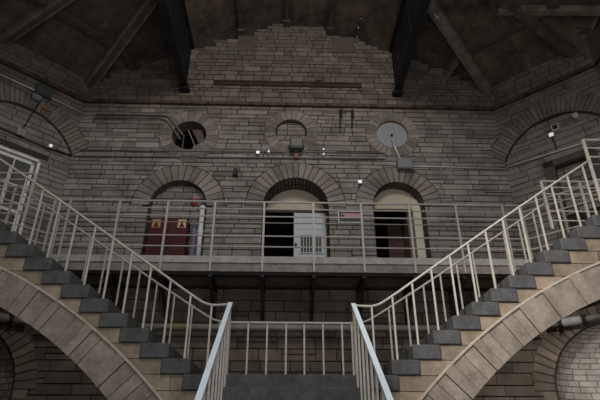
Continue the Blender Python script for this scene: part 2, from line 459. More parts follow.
# stone rings
tn = [0]
def trim(mb, mats, label, **k):
    tn[0] += 1
    return struct('trim_%d' % tn[0], mb, mats, label, **k)
for (u, z, ri, ro), n, nm in zip(OCL, (22, 24, 26), ('left', 'middle', 'right')):
    mb = MB(); ring(mb, u, z, ri, ro, 0, 2*pi, n, back)
    mb.cur = 1; reveal(mb, circ(u, z, ri), back, 0.03, -0.35, True)
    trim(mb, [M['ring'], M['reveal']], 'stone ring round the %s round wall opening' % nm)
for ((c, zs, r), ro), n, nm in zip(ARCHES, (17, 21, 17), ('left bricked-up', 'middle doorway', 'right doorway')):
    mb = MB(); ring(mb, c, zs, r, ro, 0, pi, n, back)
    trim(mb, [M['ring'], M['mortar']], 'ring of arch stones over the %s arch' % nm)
# reveals and infills
mb = MB(); brick_reveal(mb, *ARL[:1], GZ, ARL[1], ARL[2], back, 0.22)
trim(mb, [M['reveal'], M['mortar']], 'shallow brick reveal of the bricked-up arch')
mb = MB(); mb.cur = 1; mb.face([back(ARL[0]-0.8, GZ, -0.22), back(ARL[0]+0.8, GZ, -0.22), back(ARL[0]+0.8, 7.6, -0.22), back(ARL[0]-0.8, 7.6, -0.22)])
mb.cur = 0; ashlar(mb, ARL[0]-0.75, ARL[0]+0.75, GZ, 7.5, None, [], lambda u, z, o=0: back(u, z, o-0.22), 0.13, 0.2, 0.3, 0.6)
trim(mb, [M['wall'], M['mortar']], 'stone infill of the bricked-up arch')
DC, DR = 0.56, 0.5
mb = MB(); brick_reveal(mb, ARC[0], GZ, ARC[1], ARC[2], back, DC, 26)
trim(mb, [M['reveal'], M['mortar']], 'deep brick reveal of the middle doorway')
mb = MB(); brick_reveal(mb, ARR[0], GZ, ARR[1], ARR[2], back, DR*0.6, 20)
trim(mb, [M['reveal'], M['mortar']], 'brick reveal of the right doorway')
# middle round opening is bricked up, with a dark soffit; left one opens on a dark loft
u, z, ri, ro = OCL[1]
mb = MB(); mb.cur = 1; mb.prism(circ(u, z, ri+0.02), lambda a, b, d: back(a, b, d), -0.1, -0.14)
mb.cur = 0; ashlar(mb, u-0.36, u+0.36, z-0.36, z+0.36, None, [], lambda a, b, o=0: back(a, b, o-0.1), 0.13, 0.2, 0.2, 0.5)
mb.v = [v for v in mb.v]
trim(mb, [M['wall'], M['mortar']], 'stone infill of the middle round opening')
u, z, ri, ro = OCL[0]
mb = MB(); reveal(mb, circ(u, z, ri+0.02), back, -0.35, -1.2, True); mb.prism(circ(u, z, ri+0.05), back, -1.2, -1.25)
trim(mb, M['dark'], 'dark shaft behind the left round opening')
t = thing('loose_board', back(u, z, -0.3), 'brown loose board leaning inside the left round opening', 'board')
mb = MB(); mb.hexa([back(u+0.02, z+0.26, -0.1), back(u+0.26, z-0.22, -0.1), back(u+0.37, z-0.05, -0.16), back(u+0.28, z+0.30, -0.16),
                    back(u+0.02, z+0.26, -0.14), back(u+0.26, z-0.22, -0.14), back(u+0.37, z-0.05, -0.2), back(u+0.28, z+0.30, -0.2)])
obj('panel', mb, M['board'], t)
mb = MB(); mb.bar(back(u-0.06, z+0.22, -0.06), back(u+0.2, z-0.36, -0.06), 0.03, 0.03); obj('batten', mb, M['greycon'], t)
t = thing('rubble_stone', back(u+0.2, z-0.38, 0), 'pale broken stone lying on the sill of the left round opening', 'stone')
mb = MB()
for k in range(4):
    a, b, c, d = u+0.12+0.08*k, z-0.36+0.05*k, 0.05+0.02*k, -0.05-0.02*k
    mb.hexa([back(a, b, -0.25), back(a+0.12, b+0.02, -0.2), back(a+0.13, b+0.01, 0.0), back(a-0.01, b-0.01, 0.02),
             back(a+0.02, b+0.10, -0.25), back(a+0.10, b+0.12, -0.2), back(a+0.11, b+0.09, -0.02), back(a+0.02, b+0.08, 0.0)])
obj('fragment', mb, M['debris'], t)
# grey disc closing the right round opening
u, z, ri, ro = OCL[2]
t = thing('round_cover_plate', back(u, z, 0), 'grey metal disc closing the right round opening', 'cover plate')
mb = MB(); mb.lathe(back(u, z, -0.05), (0, -1, 0), [(ri, 0), (ri, 0.03), (ri-0.02, 0.04), (0.001, 0.04)], 36); obj('disc', mb, M['disc'], t)
mb = MB()
for k in (-0.22, -0.08, 0.07, 0.21):
    h = sqrt(ri*ri-k*k)-0.02; mb.bar(back(u+k-0.03, z+h*0.97, -0.008), back(u+k+0.05, z-h*0.97, -0.008), 0.008, 0.006)
obj('seam', mb, M['boxgrey'], t)
mb = MB(); mb.lathe(back(u-0.01, z-0.02, -0.01), (0, -1, 0), [(0.03, 0), (0.03, 0.05), (0.015, 0.06)], 10); obj('hub', mb, M['cable'], t)

# passages behind the two doorways
def passage(c, zs, r, d0, d1, w, side_m, floor_m, lun_z, label, jr=None):
    mb = MB()
    x0, x1 = c-w, c+w
    mb.cur = 0
    mb.face([back(x0, GZ, -d0), back(x0, GZ, -d1), back(x0, 8.0, -d1), back(x0, 8.0, -d0)])
    mb.face([back(x1, GZ, -d0), back(x1, GZ, -d1), back(x1, 8.0, -d1), back(x1, 8.0, -d0)])
    mb.face([back(x0, GZ, -d1), back(x1, GZ, -d1), back(x1, 8.0, -d1), back(x0, 8.0, -d1)])
    mb.face([back(x0, lun_z, -d0-0.12), back(x1, lun_z, -d0-0.12), back(x1, lun_z, -d1), back(x0, lun_z, -d1)])
    mb.cur = 1
    mb.face([back(x0, GZ, 0), back(x1, GZ, 0), back(x1, GZ, -d1), back(x0, GZ, -d1)])
    trim(mb, [side_m, floor_m], label)
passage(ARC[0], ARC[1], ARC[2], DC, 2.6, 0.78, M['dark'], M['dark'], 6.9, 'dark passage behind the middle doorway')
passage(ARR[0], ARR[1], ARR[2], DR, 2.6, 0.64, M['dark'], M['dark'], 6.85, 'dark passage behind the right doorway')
def lunette(c, zs, r, d, zb, label):
    mb = MB(); n = 24
    a0 = math.asin(max(0, (zb-zs)/r))
    poly = [(c+r*cos(a0+(pi-2*a0)*k/n), zs+r*sin(a0+(pi-2*a0)*k/n)) for k in range(n+1)]
    mb.prism(poly, back, -d, -d-0.12)
    trim(mb, M['cream'], label)
lunette(ARC[0], ARC[1], ARC[2]+0.06, DC, 6.9, 'cream plastered lunette over the middle doorway')
lunette(ARR[0], ARR[1]+0.02, ARR[2]+0.02, DR*0.6, 6.85, 'cream plastered lunette over the right doorway')
mb = MB(); mb.box(back(ARC[0]-0.78, 6.84, -DC+0.01), back(ARC[0]+0.78, 6.9, -DC-0.02)); trim(mb, M['darkbrown'], 'dark lintel under the cream lunette of the middle doorway')
mb = MB(); mb.box(back(ARR[0]-0.62, GZ, -0.28), back(ARR[0]-0.55, 7.06, -0.5)); trim(mb, M['cream_jamb'], 'narrow cream jamb on the left of the right doorway')
mb = MB(); mb.box(back(ARR[0]+0.40, GZ, -0.28), back(ARR[0]+0.64, 7.1, -0.9)); trim(mb, M['cream_jamb'], 'broad cream jamb on the right of the right doorway')
mb = MB(); mb.box(back(ARR[0]+0.30, GZ, -0.5), back(ARR[0]+0.40, 7.1, -0.9)); trim(mb, M['reveal'], 'brown door lining inside the right doorway')
# doors
t = thing('door_1', back(ARC[0]+0.36, GZ, -DC), 'white door with a barred window in the middle arched doorway', 'door'); t['kind'] = 'structure'
X0, X1, yd = 0.09, 0.875, -DC+0.0
mb = MB(); mb.cbox(back(X0, GZ+0.02, yd), back(X1, 6.84, yd-0.05), 0.008); obj('door_leaf', mb, M['white'], t)
for za, zb_ in ((6.4, 6.74), (GZ+0.1, 5.6)):
    mb = MB(); mb.cbox(back(X0+0.06, za, yd+0.012), back(X1-0.08, zb_, yd), 0.006); obj('door_panel', mb, M['white'], t)
mb = MB(); mb.box(back(X0+0.15, 5.8, yd+0.01), back(X1-0.12, 6.25, yd)); pn = obj('window_opening', mb, M['black'], t)
mb = MB()
for k in range(8):
    x = X0+0.16+k*(X1-0.12-X0-0.17)/7; mb.tube([back(x, 5.77, yd+0.03), back(x, 6.27, yd+0.03)], 0.010, 6)
for z in (5.8, 6.24): mb.bar(back(X0+0.14, z, yd+0.028), back(X1-0.11, z, yd+0.028), 0.012, 0.02)
obj('window_grille', mb, M['signwhite'], t)
mb = MB(); mb.lathe(back(X0+0.05, 6.0, yd), (0, -1, 0), [(0.02, 0), (0.02, 0.03), (0.03, 0.04), (0.03, 0.06), (0.01, 0.07)], 10); obj('door_knob', mb, M['boxdark'], t)
for z in (5.45, 6.5):
    mb = MB(); mb.box(back(X1-0.03, z, yd+0.015), back(X1+0.01, z+0.1, yd)); obj('hinge', mb, M['boxdark'], t)
t = thing('door_2', back(ARR[0], GZ, -1.4), 'brown wooden door half hidden in the dark right doorway', 'door'); t['kind'] = 'structure'
mb = MB(); mb.cbox(back(ARR[0]-0.05, GZ+0.02, -1.2), back(ARR[0]+0.4, 6.9, -1.25)); obj('door_leaf', mb, M['darkbrown'], t)
mb = MB()
for z0 in (5.25, 6.05):
    mb = MB(); mb.cbox(back(ARR[0]+0.03, z0, -1.185), back(ARR[0]+0.33, z0+0.65, -1.2), 0.01); obj('door_panel', mb, M['darkbrown'], t)

# string course, rusty lintel, brown patches
mb = MB(); mb.box(back(-HX, 9.58, 0), back(HX, 9.67, 0.09)); trim(mb, M['course'], 'brown string course across the back wall')
t = thing('lintel_beam', back(-0.1, 10.29, 0), 'long rusty beam set into the wall above the string course', 'beam')
mb = MB(); mb.box(back(-2.05, 10.22, 0), back(1.85, 10.25, 0.07)); mb.box(back(-2.05, 10.25, 0), back(1.85, 10.35, 0.045)); mb.box(back(-2.05, 10.35, 0), back(1.85, 10.38, 0.06)); obj('web', mb, M['rust'], t)
mb = MB(); mb.box(back(0.62, 10.38, 0), back(0.82, 10.46, 0.05)); obj('bearing_plate', mb, M['rust'], t)
for x0, x1, z0, z1, nm in ((-1.5, -0.95, 11.42, 12.0, 'left'), (1.1, 1.76, 11.46, 12.03, 'right')):
    mb = MB(); mb.cbox(back(x0, z0, 0), back(x1, z1, 0.055), 0.02); trim(mb, M['plaster'], 'smooth brown patch in the upper wall under the %s purlin' % nm)

# ---------------------------------------------------------------- chamfer and side walls
UC, RI, RO, ZS = 1.225, 1.36, 1.82, 7.40
NU, NR, NRO, NZ = 1.225, 1.18, 1.62, 2.72
for sx, nm in ((-1, 'left'), (1, 'right')):
    f = cham(sx); mb = MB(); mb.cur = 1
    dh = (1.05, 1.72, 7.48) if sx > 0 else (0.66, 1.62, 7.5)
    dpoly = [(dh[0], GZ), (dh[1], GZ), (dh[1], dh[2]), (dh[0], dh[2])]
    npoly = archpoly(NU, 0.0, NZ, NR)
    npoly = [(u, max(z, 0.001)) for u, z in npoly]
    plane_with_holes(mb, [(0, 0), (W, 0), (W, 10.4), (0, 10.4)], [dpoly, npoly], f)
    mb.cur = 0
    dhf = lambda a, b, dh=dh: (dh[0], dh[1]) if b > GZ+0.01 and a < dh[2]-0.03 else None
    upper = lambda a, b: circ_hole(UC, ZS, RI-0.0)(a, b)
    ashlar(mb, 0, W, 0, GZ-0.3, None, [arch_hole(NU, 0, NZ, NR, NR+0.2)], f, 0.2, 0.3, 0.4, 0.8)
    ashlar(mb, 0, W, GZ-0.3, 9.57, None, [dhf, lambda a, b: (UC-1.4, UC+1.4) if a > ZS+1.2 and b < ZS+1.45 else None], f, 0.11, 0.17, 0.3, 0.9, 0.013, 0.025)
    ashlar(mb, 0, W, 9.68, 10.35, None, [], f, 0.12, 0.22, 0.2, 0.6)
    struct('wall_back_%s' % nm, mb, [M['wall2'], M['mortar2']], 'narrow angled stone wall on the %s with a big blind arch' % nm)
    mb = MB(); ring(mb, UC, ZS, RI, RO, radians(27), radians(153), 32, f, 0, 0.06, 0.016, 0.032)
    mb.cur = 2
    n = 40
    for k in range(n):   # flat dark strip painting the recess shade under the arch
        t0, t1 = radians(27)+radians(126)*k/n, radians(27)+radians(126)*(k+1)/n
        mb.face([f(UC+r*cos(t), ZS+r*sin(t), 0.036) for r, t in ((RI-0.05, t0), (RI+0.01, t0), (RI+0.01, t1), (RI-0.05, t1))])
    trim(mb, [M['ring2'], M['mortar2'], M['cable']], 'big blind arch of thin stones on the %s angled wall' % nm)
    mb = MB()
    mb.hexa([f(0, 9.58, 0), f(W, 9.58, 0), f(W, 9.58, 0.09), f(0.001, 9.58, 0.09), f(0, 9.67, 0), f(W, 9.67, 0), f(W, 9.67, 0.09), f(0.001, 9.67, 0.09)])
    trim(mb, M['course'], 'brown string course on the %s angled wall' % nm)
    # lower niche: ring, curved wall, half dome
    mb = MB(); ring(mb, NU, NZ, NR, NRO, 0, pi, 27, f, 0, 0.05, 0.02, 0.03)
    for s in (-1, 1):
        z = 0
        while z < NZ-0.05:
            z1 = min(z+random.uniform(0.2, 0.3), NZ); ln = random.choice((0.3, 0.44))
            a, b = NU+s*(NR+0.01), NU+s*(NR+ln)
            mb.hexa([f(a, z+0.01, 0), f(b, z+0.01, 0), f(b, z+0.01, 0.05), f(a, z+0.01, 0.05), f(a, z1-0.01, 0), f(b, z1-0.01, 0), f(b, z1-0.01, 0.05), f(a, z1-0.01, 0.05)])
            z = z1
    trim(mb, [M['ring'], M['mortar']], 'ring of arch stones round the lower %s niche' % nm)
    mb = MB(); R = NR
    def npt(a, z_, e=0.0, R=R, f=f):   # a: 0..pi round the plan
        return f(NU-(R-e)*cos(a), z_, -(R-e)*sin(a)) if True else None
    # direct mapping that stays on the chamfer plane frame
    def cp(u, z_, off, sx=sx): return V((sx*(HX+u*S2-off*S2), YB-u*S2-off*S2, z_))
    def sp(a, e_, r): return cp(NU-r*cos(a)*cos(e_), NZ+r*sin(e_), -r*sin(a)*cos(e_))
    mb.cur = 1; na = 24
    for k in range(na):
        a0, a1 = pi*k/na, pi*(k+1)/na
        mb.face([cp(NU-R*cos(a), z_, -R*sin(a)) for a, z_ in ((a0, 0), (a1, 0), (a1, NZ), (a0, NZ))])
        for j in range(10):
            e0, e1 = pi/2*j/10, pi/2*(j+1)/10
            mb.face([sp(a0, e0, R), sp(a1, e0, R), sp(a1, e1, R), sp(a0, e1, R)])
    mb.cur = 0
    rb = R-0.022; z = 0.0
    def brickpatch(P, a0, a1):
        n_ = max(1, int((a1-a0)/0.12)); 
        for q in range(n_):
            b0, b1 = a0+(a1-a0)*q/n_, a0+(a1-a0)*(q+1)/n_
            mb.face([P(b0, 0), P(b1, 0), P(b1, 1), P(b0, 1)])
    while z < NZ-0.02:
        z1 = min(z+random.uniform(0.13, 0.19), NZ); a = random.uniform(-0.2, 0)
        while a < pi:
            b = min(a+random.uniform(0.14, 0.36), pi); aa = max(a, 0)
            if b-aa > 0.04: brickpatch(lambda t, w, z=z, z1=z1: cp(NU-rb*cos(t), z+0.009 if w == 0 else z1-0.009, -rb*sin(t)), aa+0.008, b-0.008)
            a = b
        z = z1
    e = 0.0
    while e < pi/2-0.06:
        e1 = min(e+0.1, pi/2); a = random.uniform(-0.2, 0); stp = 0.26/max(cos(e), 0.2)
        while a < pi:
            b = min(a+stp*random.uniform(0.6, 1.3), pi); aa = max(a, 0)
            if b-aa > 0.04: brickpatch(lambda t, w, e=e, e1=e1: sp(t, e+0.007 if w == 0 else e1-0.007, rb), aa+0.008/max(cos(e), 0.2), b-0.008/max(cos(e), 0.2))
            a = b
        e = e1
    trim(mb, [M['niche'], M['nichebed']], 'curved half-domed brick niche in the lower %s angled wall' % nm, recalc=False)
    # side wall
    g = side(sx); mb = MB(); mb.cur = 1
    L = SY+4.2
    plane_with_holes(mb, [(0, 0), (L, 0), (L, 10.3), (SY-CY, 12.5), (0, 10.3)], [], g)
    mb.cur = 0; ashlar(mb, 0, L, 0, 9.57, None, [], g, 0.2, 0.3, 0.5, 1.1)
    ashlar(mb, 0, L, 9.68, 12.6, lambda u: prof(SY-u-CY)-0.1, [], g, 0.2, 0.3, 0.5, 1.1)
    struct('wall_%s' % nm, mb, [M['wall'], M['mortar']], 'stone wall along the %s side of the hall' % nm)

# right angled wall: doorway with stone backing, brown linings
f = cham(1)
mb = MB(); mb.cur = 0
for a, b in (((1.05, GZ), (1.05, 7.48)), ((1.05, 7.48), (1.72, 7.48)), ((1.72, 7.48), (1.72, GZ))):
    mb.face([f(*a, 0.02), f(*b, 0.02), f(*b, -0.2), f(*a, -0.2)])
trim(mb, M['frame'], 'dark brown lining of the doorway in the right angled wall')
mb = MB()
def fb(a, b): mb.hexa([f(a[0], a[1], 0.0), f(b[0], a[1], 0.0), f(b[0], a[1], 0.06), f(a[0], a[1], 0.06), f(a[0], b[1], 0.0), f(b[0], b[1], 0.0), f(b[0], b[1], 0.06), f(a[0], b[1], 0.06)])
fb((0.84, GZ), (1.06, 7.62)); fb((1.71, GZ), (1.95, 7.62)); fb((0.84, 7.47), (1.95, 7.62))
trim(mb, M['frame'], 'dark brown frame round the doorway in the right angled wall')
mb = MB(); mb.cur = 1; mb.face([f(1.0, GZ, -0.2), f(1.8, GZ, -0.2), f(1.8, 7.6, -0.2), f(1.0, 7.6, -0.2)])
mb.cur = 0; ashlar(mb, 1.0, 1.8, 6.3, 7.55, None, [], lambda u, z, o=0: f(u, z, o-0.2), 0.14, 0.2, 0.3, 0.6)
trim(mb, [M['wall'], M['mortar'], M['dark']], 'pale stone closing the doorway in the right angled wall')

# left angled wall: white glazed door
f = cham(-1)
t = thing('door_3', f(1.1, GZ, 0), 'white framed glazed door in the left angled wall', 'door'); t['kind'] = 'structure'
def fbar(mb, u0, z0, u1, z1, o0, o1):
    mb.hexa([f(u0, z0, o0), f(u1, z0, o0), f(u1, z0, o1), f(u0, z0, o1), f(u0, z1, o0), f(u1, z1, o0), f(u1, z1, o1), f(u0, z1, o1)])
mb = MB(); fbar(mb, 0.64, GZ, 0.70, 7.56, -0.05, 0.06); fbar(mb, 1.6, GZ, 1.66, 7.56, -0.05, 0.06); fbar(mb, 0.64, 7.5, 1.66, 7.56, -0.05, 0.06); obj('door_frame', mb, M['offwhite'], t)
mb = MB(); fbar(mb, 0.74, GZ+0.03, 0.81, 7.46, -0.03, 0.03); fbar(mb, 1.5, GZ+0.03, 1.57, 7.46, -0.03, 0.03); fbar(mb, 0.74, 7.39, 1.57, 7.46, -0.03, 0.03); fbar(mb, 0.74, GZ+0.03, 1.57, GZ+0.3, -0.03, 0.03); fbar(mb, 0.74, 6.18, 1.57, 6.26, -0.03, 0.03); lf = obj('door_leaf', mb, M['offwhite'], t)
mb = MB(); fbar(mb, 1.14, 6.26, 1.165, 7.4, -0.02, 0.02); fbar(mb, 1.14, GZ+0.3, 1.165, 6.18, -0.02, 0.02); fbar(mb, 0.8, 6.8, 1.5, 6.82, -0.02, 0.02); obj('glazing_bar', mb, M['offwhite'], lf)
mb = MB(); fbar(mb, 0.79, GZ+0.25, 1.52, 7.42, -0.012, 0.0); obj('pane', mb, M['glass'], lf)
mb = MB(); fbar(mb, 0.86, 6.1, 0.88, 6.25, 0.03, 0.08); obj('door_handle', mb, M['galv'], lf)
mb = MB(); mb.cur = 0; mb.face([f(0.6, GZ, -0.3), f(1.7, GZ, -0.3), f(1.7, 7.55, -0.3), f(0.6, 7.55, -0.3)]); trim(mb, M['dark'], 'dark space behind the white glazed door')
mb = MB(); fbar(mb, 0.5, 7.62, 1.75, 7.74, 0, 0.045); trim(mb, M['cable'], 'dark lintel over the white glazed door')

# ---------------------------------------------------------------- ceiling
mb = MB(); xs = [-7.6+15.2*k/152 for k in range(153)]; ys = [-4.2+16.2*k/162 for k in range(163)]
idx = {}
for j, y in enumerate(ys):
    for i, x in enumerate(xs):
        idx[i, j] = len(mb.v); mb.v.append(V((x, y, ceil_h(x, y)[0])))
for j in range(162):
    for i in range(152):
        x, y = (xs[i]+xs[i+1])/2, (ys[j]+ys[j+1])/2; z, w = ceil_h(x, y)
        mb.f.append((idx[i, j], idx[i, j+1], idx[i+1, j+1], idx[i+1, j]))
        mb.mi.append(0 if w == 0 else (1 if x < 0 else 2) if w == 1 else 3)
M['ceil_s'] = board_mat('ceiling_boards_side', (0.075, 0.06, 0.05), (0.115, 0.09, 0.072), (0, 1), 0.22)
struct('ceiling', mb, [M['ceil_c'], M['ceil_l'], M['ceil_r'], M['ceil_s']], 'dark boarded timber ceiling of crossing slopes', recalc=False)
mb = MB(); mb.box((-7.6, 11.9, 9), (7.6, 12.0, 13.5)); struct('wall_attic', mb, M['dark'])

# roof timbers
def timber(name, p, q, w, h, mat, label, cat='roof beam', group=None):
    t = thing(name, p, label, cat, group)
    mb = MB(); mb.bar(p, q, w, h); obj('shaft', mb, mat, t)
    return t
def cz(x, y, d=0.12): return ceil_h(x, y)[0]-d
for sx, nm, m in ((-1, 'left', M['beam']), (1, 'right', M['beam'])):
    t = thing('hip_beam', (sx*HX, YB, 10.2), 'broad brown hip beam rising from the %s corner of the back wall' % nm, 'roof beam', 'diagonal roof beams')
    P = lambda s, dz=0: V((sx*(HX-s*S2), YB-s*S2, 10.3+0.354*s-0.13+dz))
    mb = MB(); mb.bar(P(-0.1), P(5.5), 0.25, 0.2); obj('shaft', mb, m, t)
    mb = MB(); mb.bar(P(-0.1, -0.115), P(5.5, -0.115), 0.13, 0.03); obj('fillet', mb, M['beam_dark'] if sx < 0 else m, t)
    a, b = V((sx*6.74, 8.9, 10.2)), V((sx*4.98, 8.05, 10.8)); b = a+(b-a)*2.2
    t = thing('roof_rafter', a, 'brown rafter across the %s angled ceiling, foot on the angled wall' % nm, 'roof beam', 'diagonal roof beams')
    mb = MB(); mb.bar(a, b, 0.22, 0.2); obj('shaft', mb, M['beam_dark'] if sx > 0 else m, t)
    mb = MB(); mb.bar(a-V((0,0,0.11)), b-V((0,0,0.11)), 0.1, 0.03); obj('fillet', mb, M['beam_dark'], t)
    d = 1.32
    Q = lambda u: V((sx*(HX+u*S2-d*S2), YB-u*S2-d*S2, 10.3+0.354*d-0.13))
    t = thing('purlin', Q(0.05), 'slim purlin parallel to the %s angled wall' % nm, 'roof beam', 'angled purlins')
    mb = MB(); mb.bar(Q(0.12), Q(2.3), 0.16, 0.12); obj('shaft', mb, M['beam_dark'], t)
    # jack rafter and wall plate in the corner of the nave slope
    a, b = V((sx*4.28, 9.55, 10.7)), V((sx*4.15, 10.42, 10.72))
    t = thing('jack_rafter', b, 'short strut from the %s hip beam down to the wall top' % nm, 'roof beam', 'short struts')
    mb = MB(); mb.bar(a, b, 0.16, 0.16); obj('shaft', mb, M['beam'] if sx > 0 else M['beam_dark'], t)
a, b = V((-4.05, 10.34, 10.86)), V((-2.9, 10.34, 11.4))
t = thing('wall_plate_timber', a, 'dark sloping timber along the wall top beside the left truss', 'roof beam')
mb = MB(); mb.bar(a, b, 0.1, 0.09); obj('shaft', mb, M['beam_dark'], t)
t = thing('tie_beam', (4.7, 8.3, 10.82), 'level brown tie beam high in the upper right ceiling', 'roof beam')
mb = MB(); mb.bar((4.75, 8.2, 10.8), (7.0, 7.8, 10.42), 0.14, 0.18); obj('shaft', mb, M['beam'], t)
for x, nm in ((-1.4, 'left of the three'), (-0.155, 'middle of the three'), (1.055, 'right of the three')):
    t = thing('purlin', (x, 10.3, prof(x)-0.1), 'dark straight rafter running back over the wall gable, %s' % nm, 'roof beam', 'rafters over the gable')
    zb = prof(x)
    mb = MB(); mb.bar((x, 10.38, zb-0.13), (x, -3.3, zb-0.13), 0.11, 0.16); obj('shaft', mb, M['beam_dark'] if x > -1 else M['beam_dark'], t)
    mb = MB(); mb.box((x-0.1, 10.15, zb-0.26), (x+0.1, 10.4, zb-0.2)); obj('bearing_block', mb, M['beam_dark'], t)
for x, nm in ((-2.76, 'left'), (2.76, 'right')):
    t = thing('roof_truss', (x, YB, 10.0), 'deep dark steel roof girder, %s one of the pair' % nm, 'roof truss', 'steel roof girders')
    zb, zt, y1, y0 = 10.02, 11.62, -3.6, YB
    mb = MB()
    mb.hexa([(x-0.02, y0-0.01, zb), (x+0.02, y0-0.01, zb), (x+0.02, y0-0.01, zt), (x-0.02, y0-0.01, zt), (x-0.02, y1, zb), (x+0.02, y1, zb), (x+0.02, y1, zt), (x-0.02, y1, zt)])
    obj('web_plate', mb, M['steel'], t)
    for s in (-1, 1):
        mb = MB(); mb.bar((x+s*0.055, y0, zb+0.04), (x+s*0.055, y1, zb+0.04), 0.07, 0.08); obj('bottom_flange', mb, M['steel'], t)
    mb = MB(); mb.bar((x, y0, zt-0.06), (x, y1, zt-0.06), 0.16, 0.12); obj('top_flange', mb, M['steel'], t)
    for z in (10.35, 10.62, 10.95, 11.25):
        mb = MB(); mb.bar((x, y0-0.05, z), (x, y1, z), 0.07, 0.03); obj('stringer', mb, M['steel2'], t)
    y = y0-0.7
    while y > 1:
        mb = MB(); mb.bar((x, y, zb+0.05), (x, y, zt-0.1), 0.06, 0.1, (0, 1, 0)); obj('stiffener', mb, M['steel'], t); y -= 1.2
    mb = MB(); mb.cbox((x-0.13, y0-0.22, zb-0.06), (x+0.13, y0, zb+0.02)); obj('bearing_shoe', mb, M['steel'], t)

# ---------------------------------------------------------------- gallery
t = thing('gallery_walkway', (0, 9.85, GZ), 'concrete gallery walkway on steel brackets along the back wall', 'walkway')
k = 1.1*math.tan(radians(22.5)); YI = YB-1.1; XI = HX-k; XS = SX-1.1; YS = SY-k
e_ = 0.045
outer = [(-SX+e_, 7.83), (-SX+e_, SY-0.02), (-HX+0.02, YB-e_), (HX-0.02, YB-e_), (SX-e_, SY-0.02), (SX-e_, 7.83)]
inner = [(-XS, 7.83), (-XS, YS), (-XI, YI), (XI, YI), (XS, YS), (XS, 7.83)]
mb = MB()
for a in range(5):
    o0, o1, i1, i0 = outer[a], outer[a+1], inner[a+1], inner[a]
    mb.hexa([(*i0, 4.77), (*i1, 4.77), (*o1, 4.77), (*o0, 4.77), (*i0, GZ-0.01), (*i1, GZ-0.01), (*o1, GZ-0.01), (*o0, GZ-0.01)])
obj('slab', mb, M['concrete'], t)
mb = MB()
for a in range(5):
    p, q = V((*inner[a], 5.005)), V((*inner[a+1], 5.005))
    mb.bar(p, q, 0.06, 0.135)
obj('edge_angle', mb, M['edge'], t)
for z, y in ((4.755, 10.28), (4.745, 9.42)):
    mb = MB(); mb.bar((-HX, y, z), (HX, y, z), 0.1, 0.05); obj('joist', mb, M['brack'], t)
BX = [-4.5, -3.5, -2.52, -1.56, -0.55, 0.46, 1.45, 2.45, 3.43, 4.42]
for x in BX:
    mb = MB(); mb.bar((x, 9.33, 4.72), (x, 10.37, 4.72), 0.07, 0.1); mb.bar((x, 9.4, 4.68), (x, 10.36, 4.08), 0.06, 0.07); mb.bar((x, 10.36, 4.75), (x, 10.36, 3.98), 0.07, 0.06)
    obj('bracket', mb, M['brack'], t)

# ---------------------------------------------------------------- railings of horizontal bars
RH = [1.19, 1.03, 0.86, 0.72, 0.43, 0.2]
def bar_railing(name, p, q, posts, label, mat, z0=GZ, hs=1.0, post_drop=0.3, group=None, first_drop=None, out=None, cat='railing'):
    """straight railing from p to q (plan), posts = fractions along it"""
    p, q = V((*p, 0)), V((*q, 0)); d = (q-p)
    t = thing(name, (p.x, p.y, z0), label, cat, group)
    for i, h in enumerate(RH):
        h *= hs
        mb = MB(); r = 0.021 if i == 0 else 0.015
        if i == 3: r = 0.011
        a, b = p+V((0, 0, z0+h)), q+V((0, 0, z0+h))
        mb.tube([a, b], r, 8); obj('top_rail' if i == 0 else 'rail', mb, M['galrail_dim'] if i == 3 else mat, t)
    for k in posts:
        a = p+d*k; mb = MB()
        mb.bar(a+V((0, 0, z0-post_drop)), a+V((0, 0, z0+RH[0]*hs)), 0.042, 0.03, (0, 1, 0)); ps = obj('post', mb, mat, t)
    return t
yr = YI-0.035
bar_railing('gallery_railing', (-XI, yr), (XI, yr), [(x+XI)/(2*XI) for x in BX], 'long grey gallery railing with horizontal bars along the back wall', M['galrail'], post_drop=0.31, group='bar railings of the gallery')
for sx, nm in ((-1, 'left'), (1, 'right')):
    bar_railing('gallery_railing', (sx*XI, yr), (sx*XS, YS-0.03), [0.0, 0.5, 0.98], 'short gallery railing before the %s angled wall' % nm, M['galrail'], post_drop=0.05, group='bar railings of the gallery')
    bar_railing('bridge_railing', (sx*4.5, 7.77), (sx*XS, 7.77), [0.0, 0.5, 0.99], 'bar railing at the head of the %s stair, wall side' % nm, M['galrail'], hs=0.79, post_drop=0.0, group='bar railings of the stair heads')
    bar_railing('bridge_railing', (sx*4.81, 6.80), (sx*SX, 6.80), [0.0, 0.45, 0.99], 'bar railing at the head of the %s stair, near side' % nm, M['rail'], post_drop=0.1, group='bar railings of the stair heads')

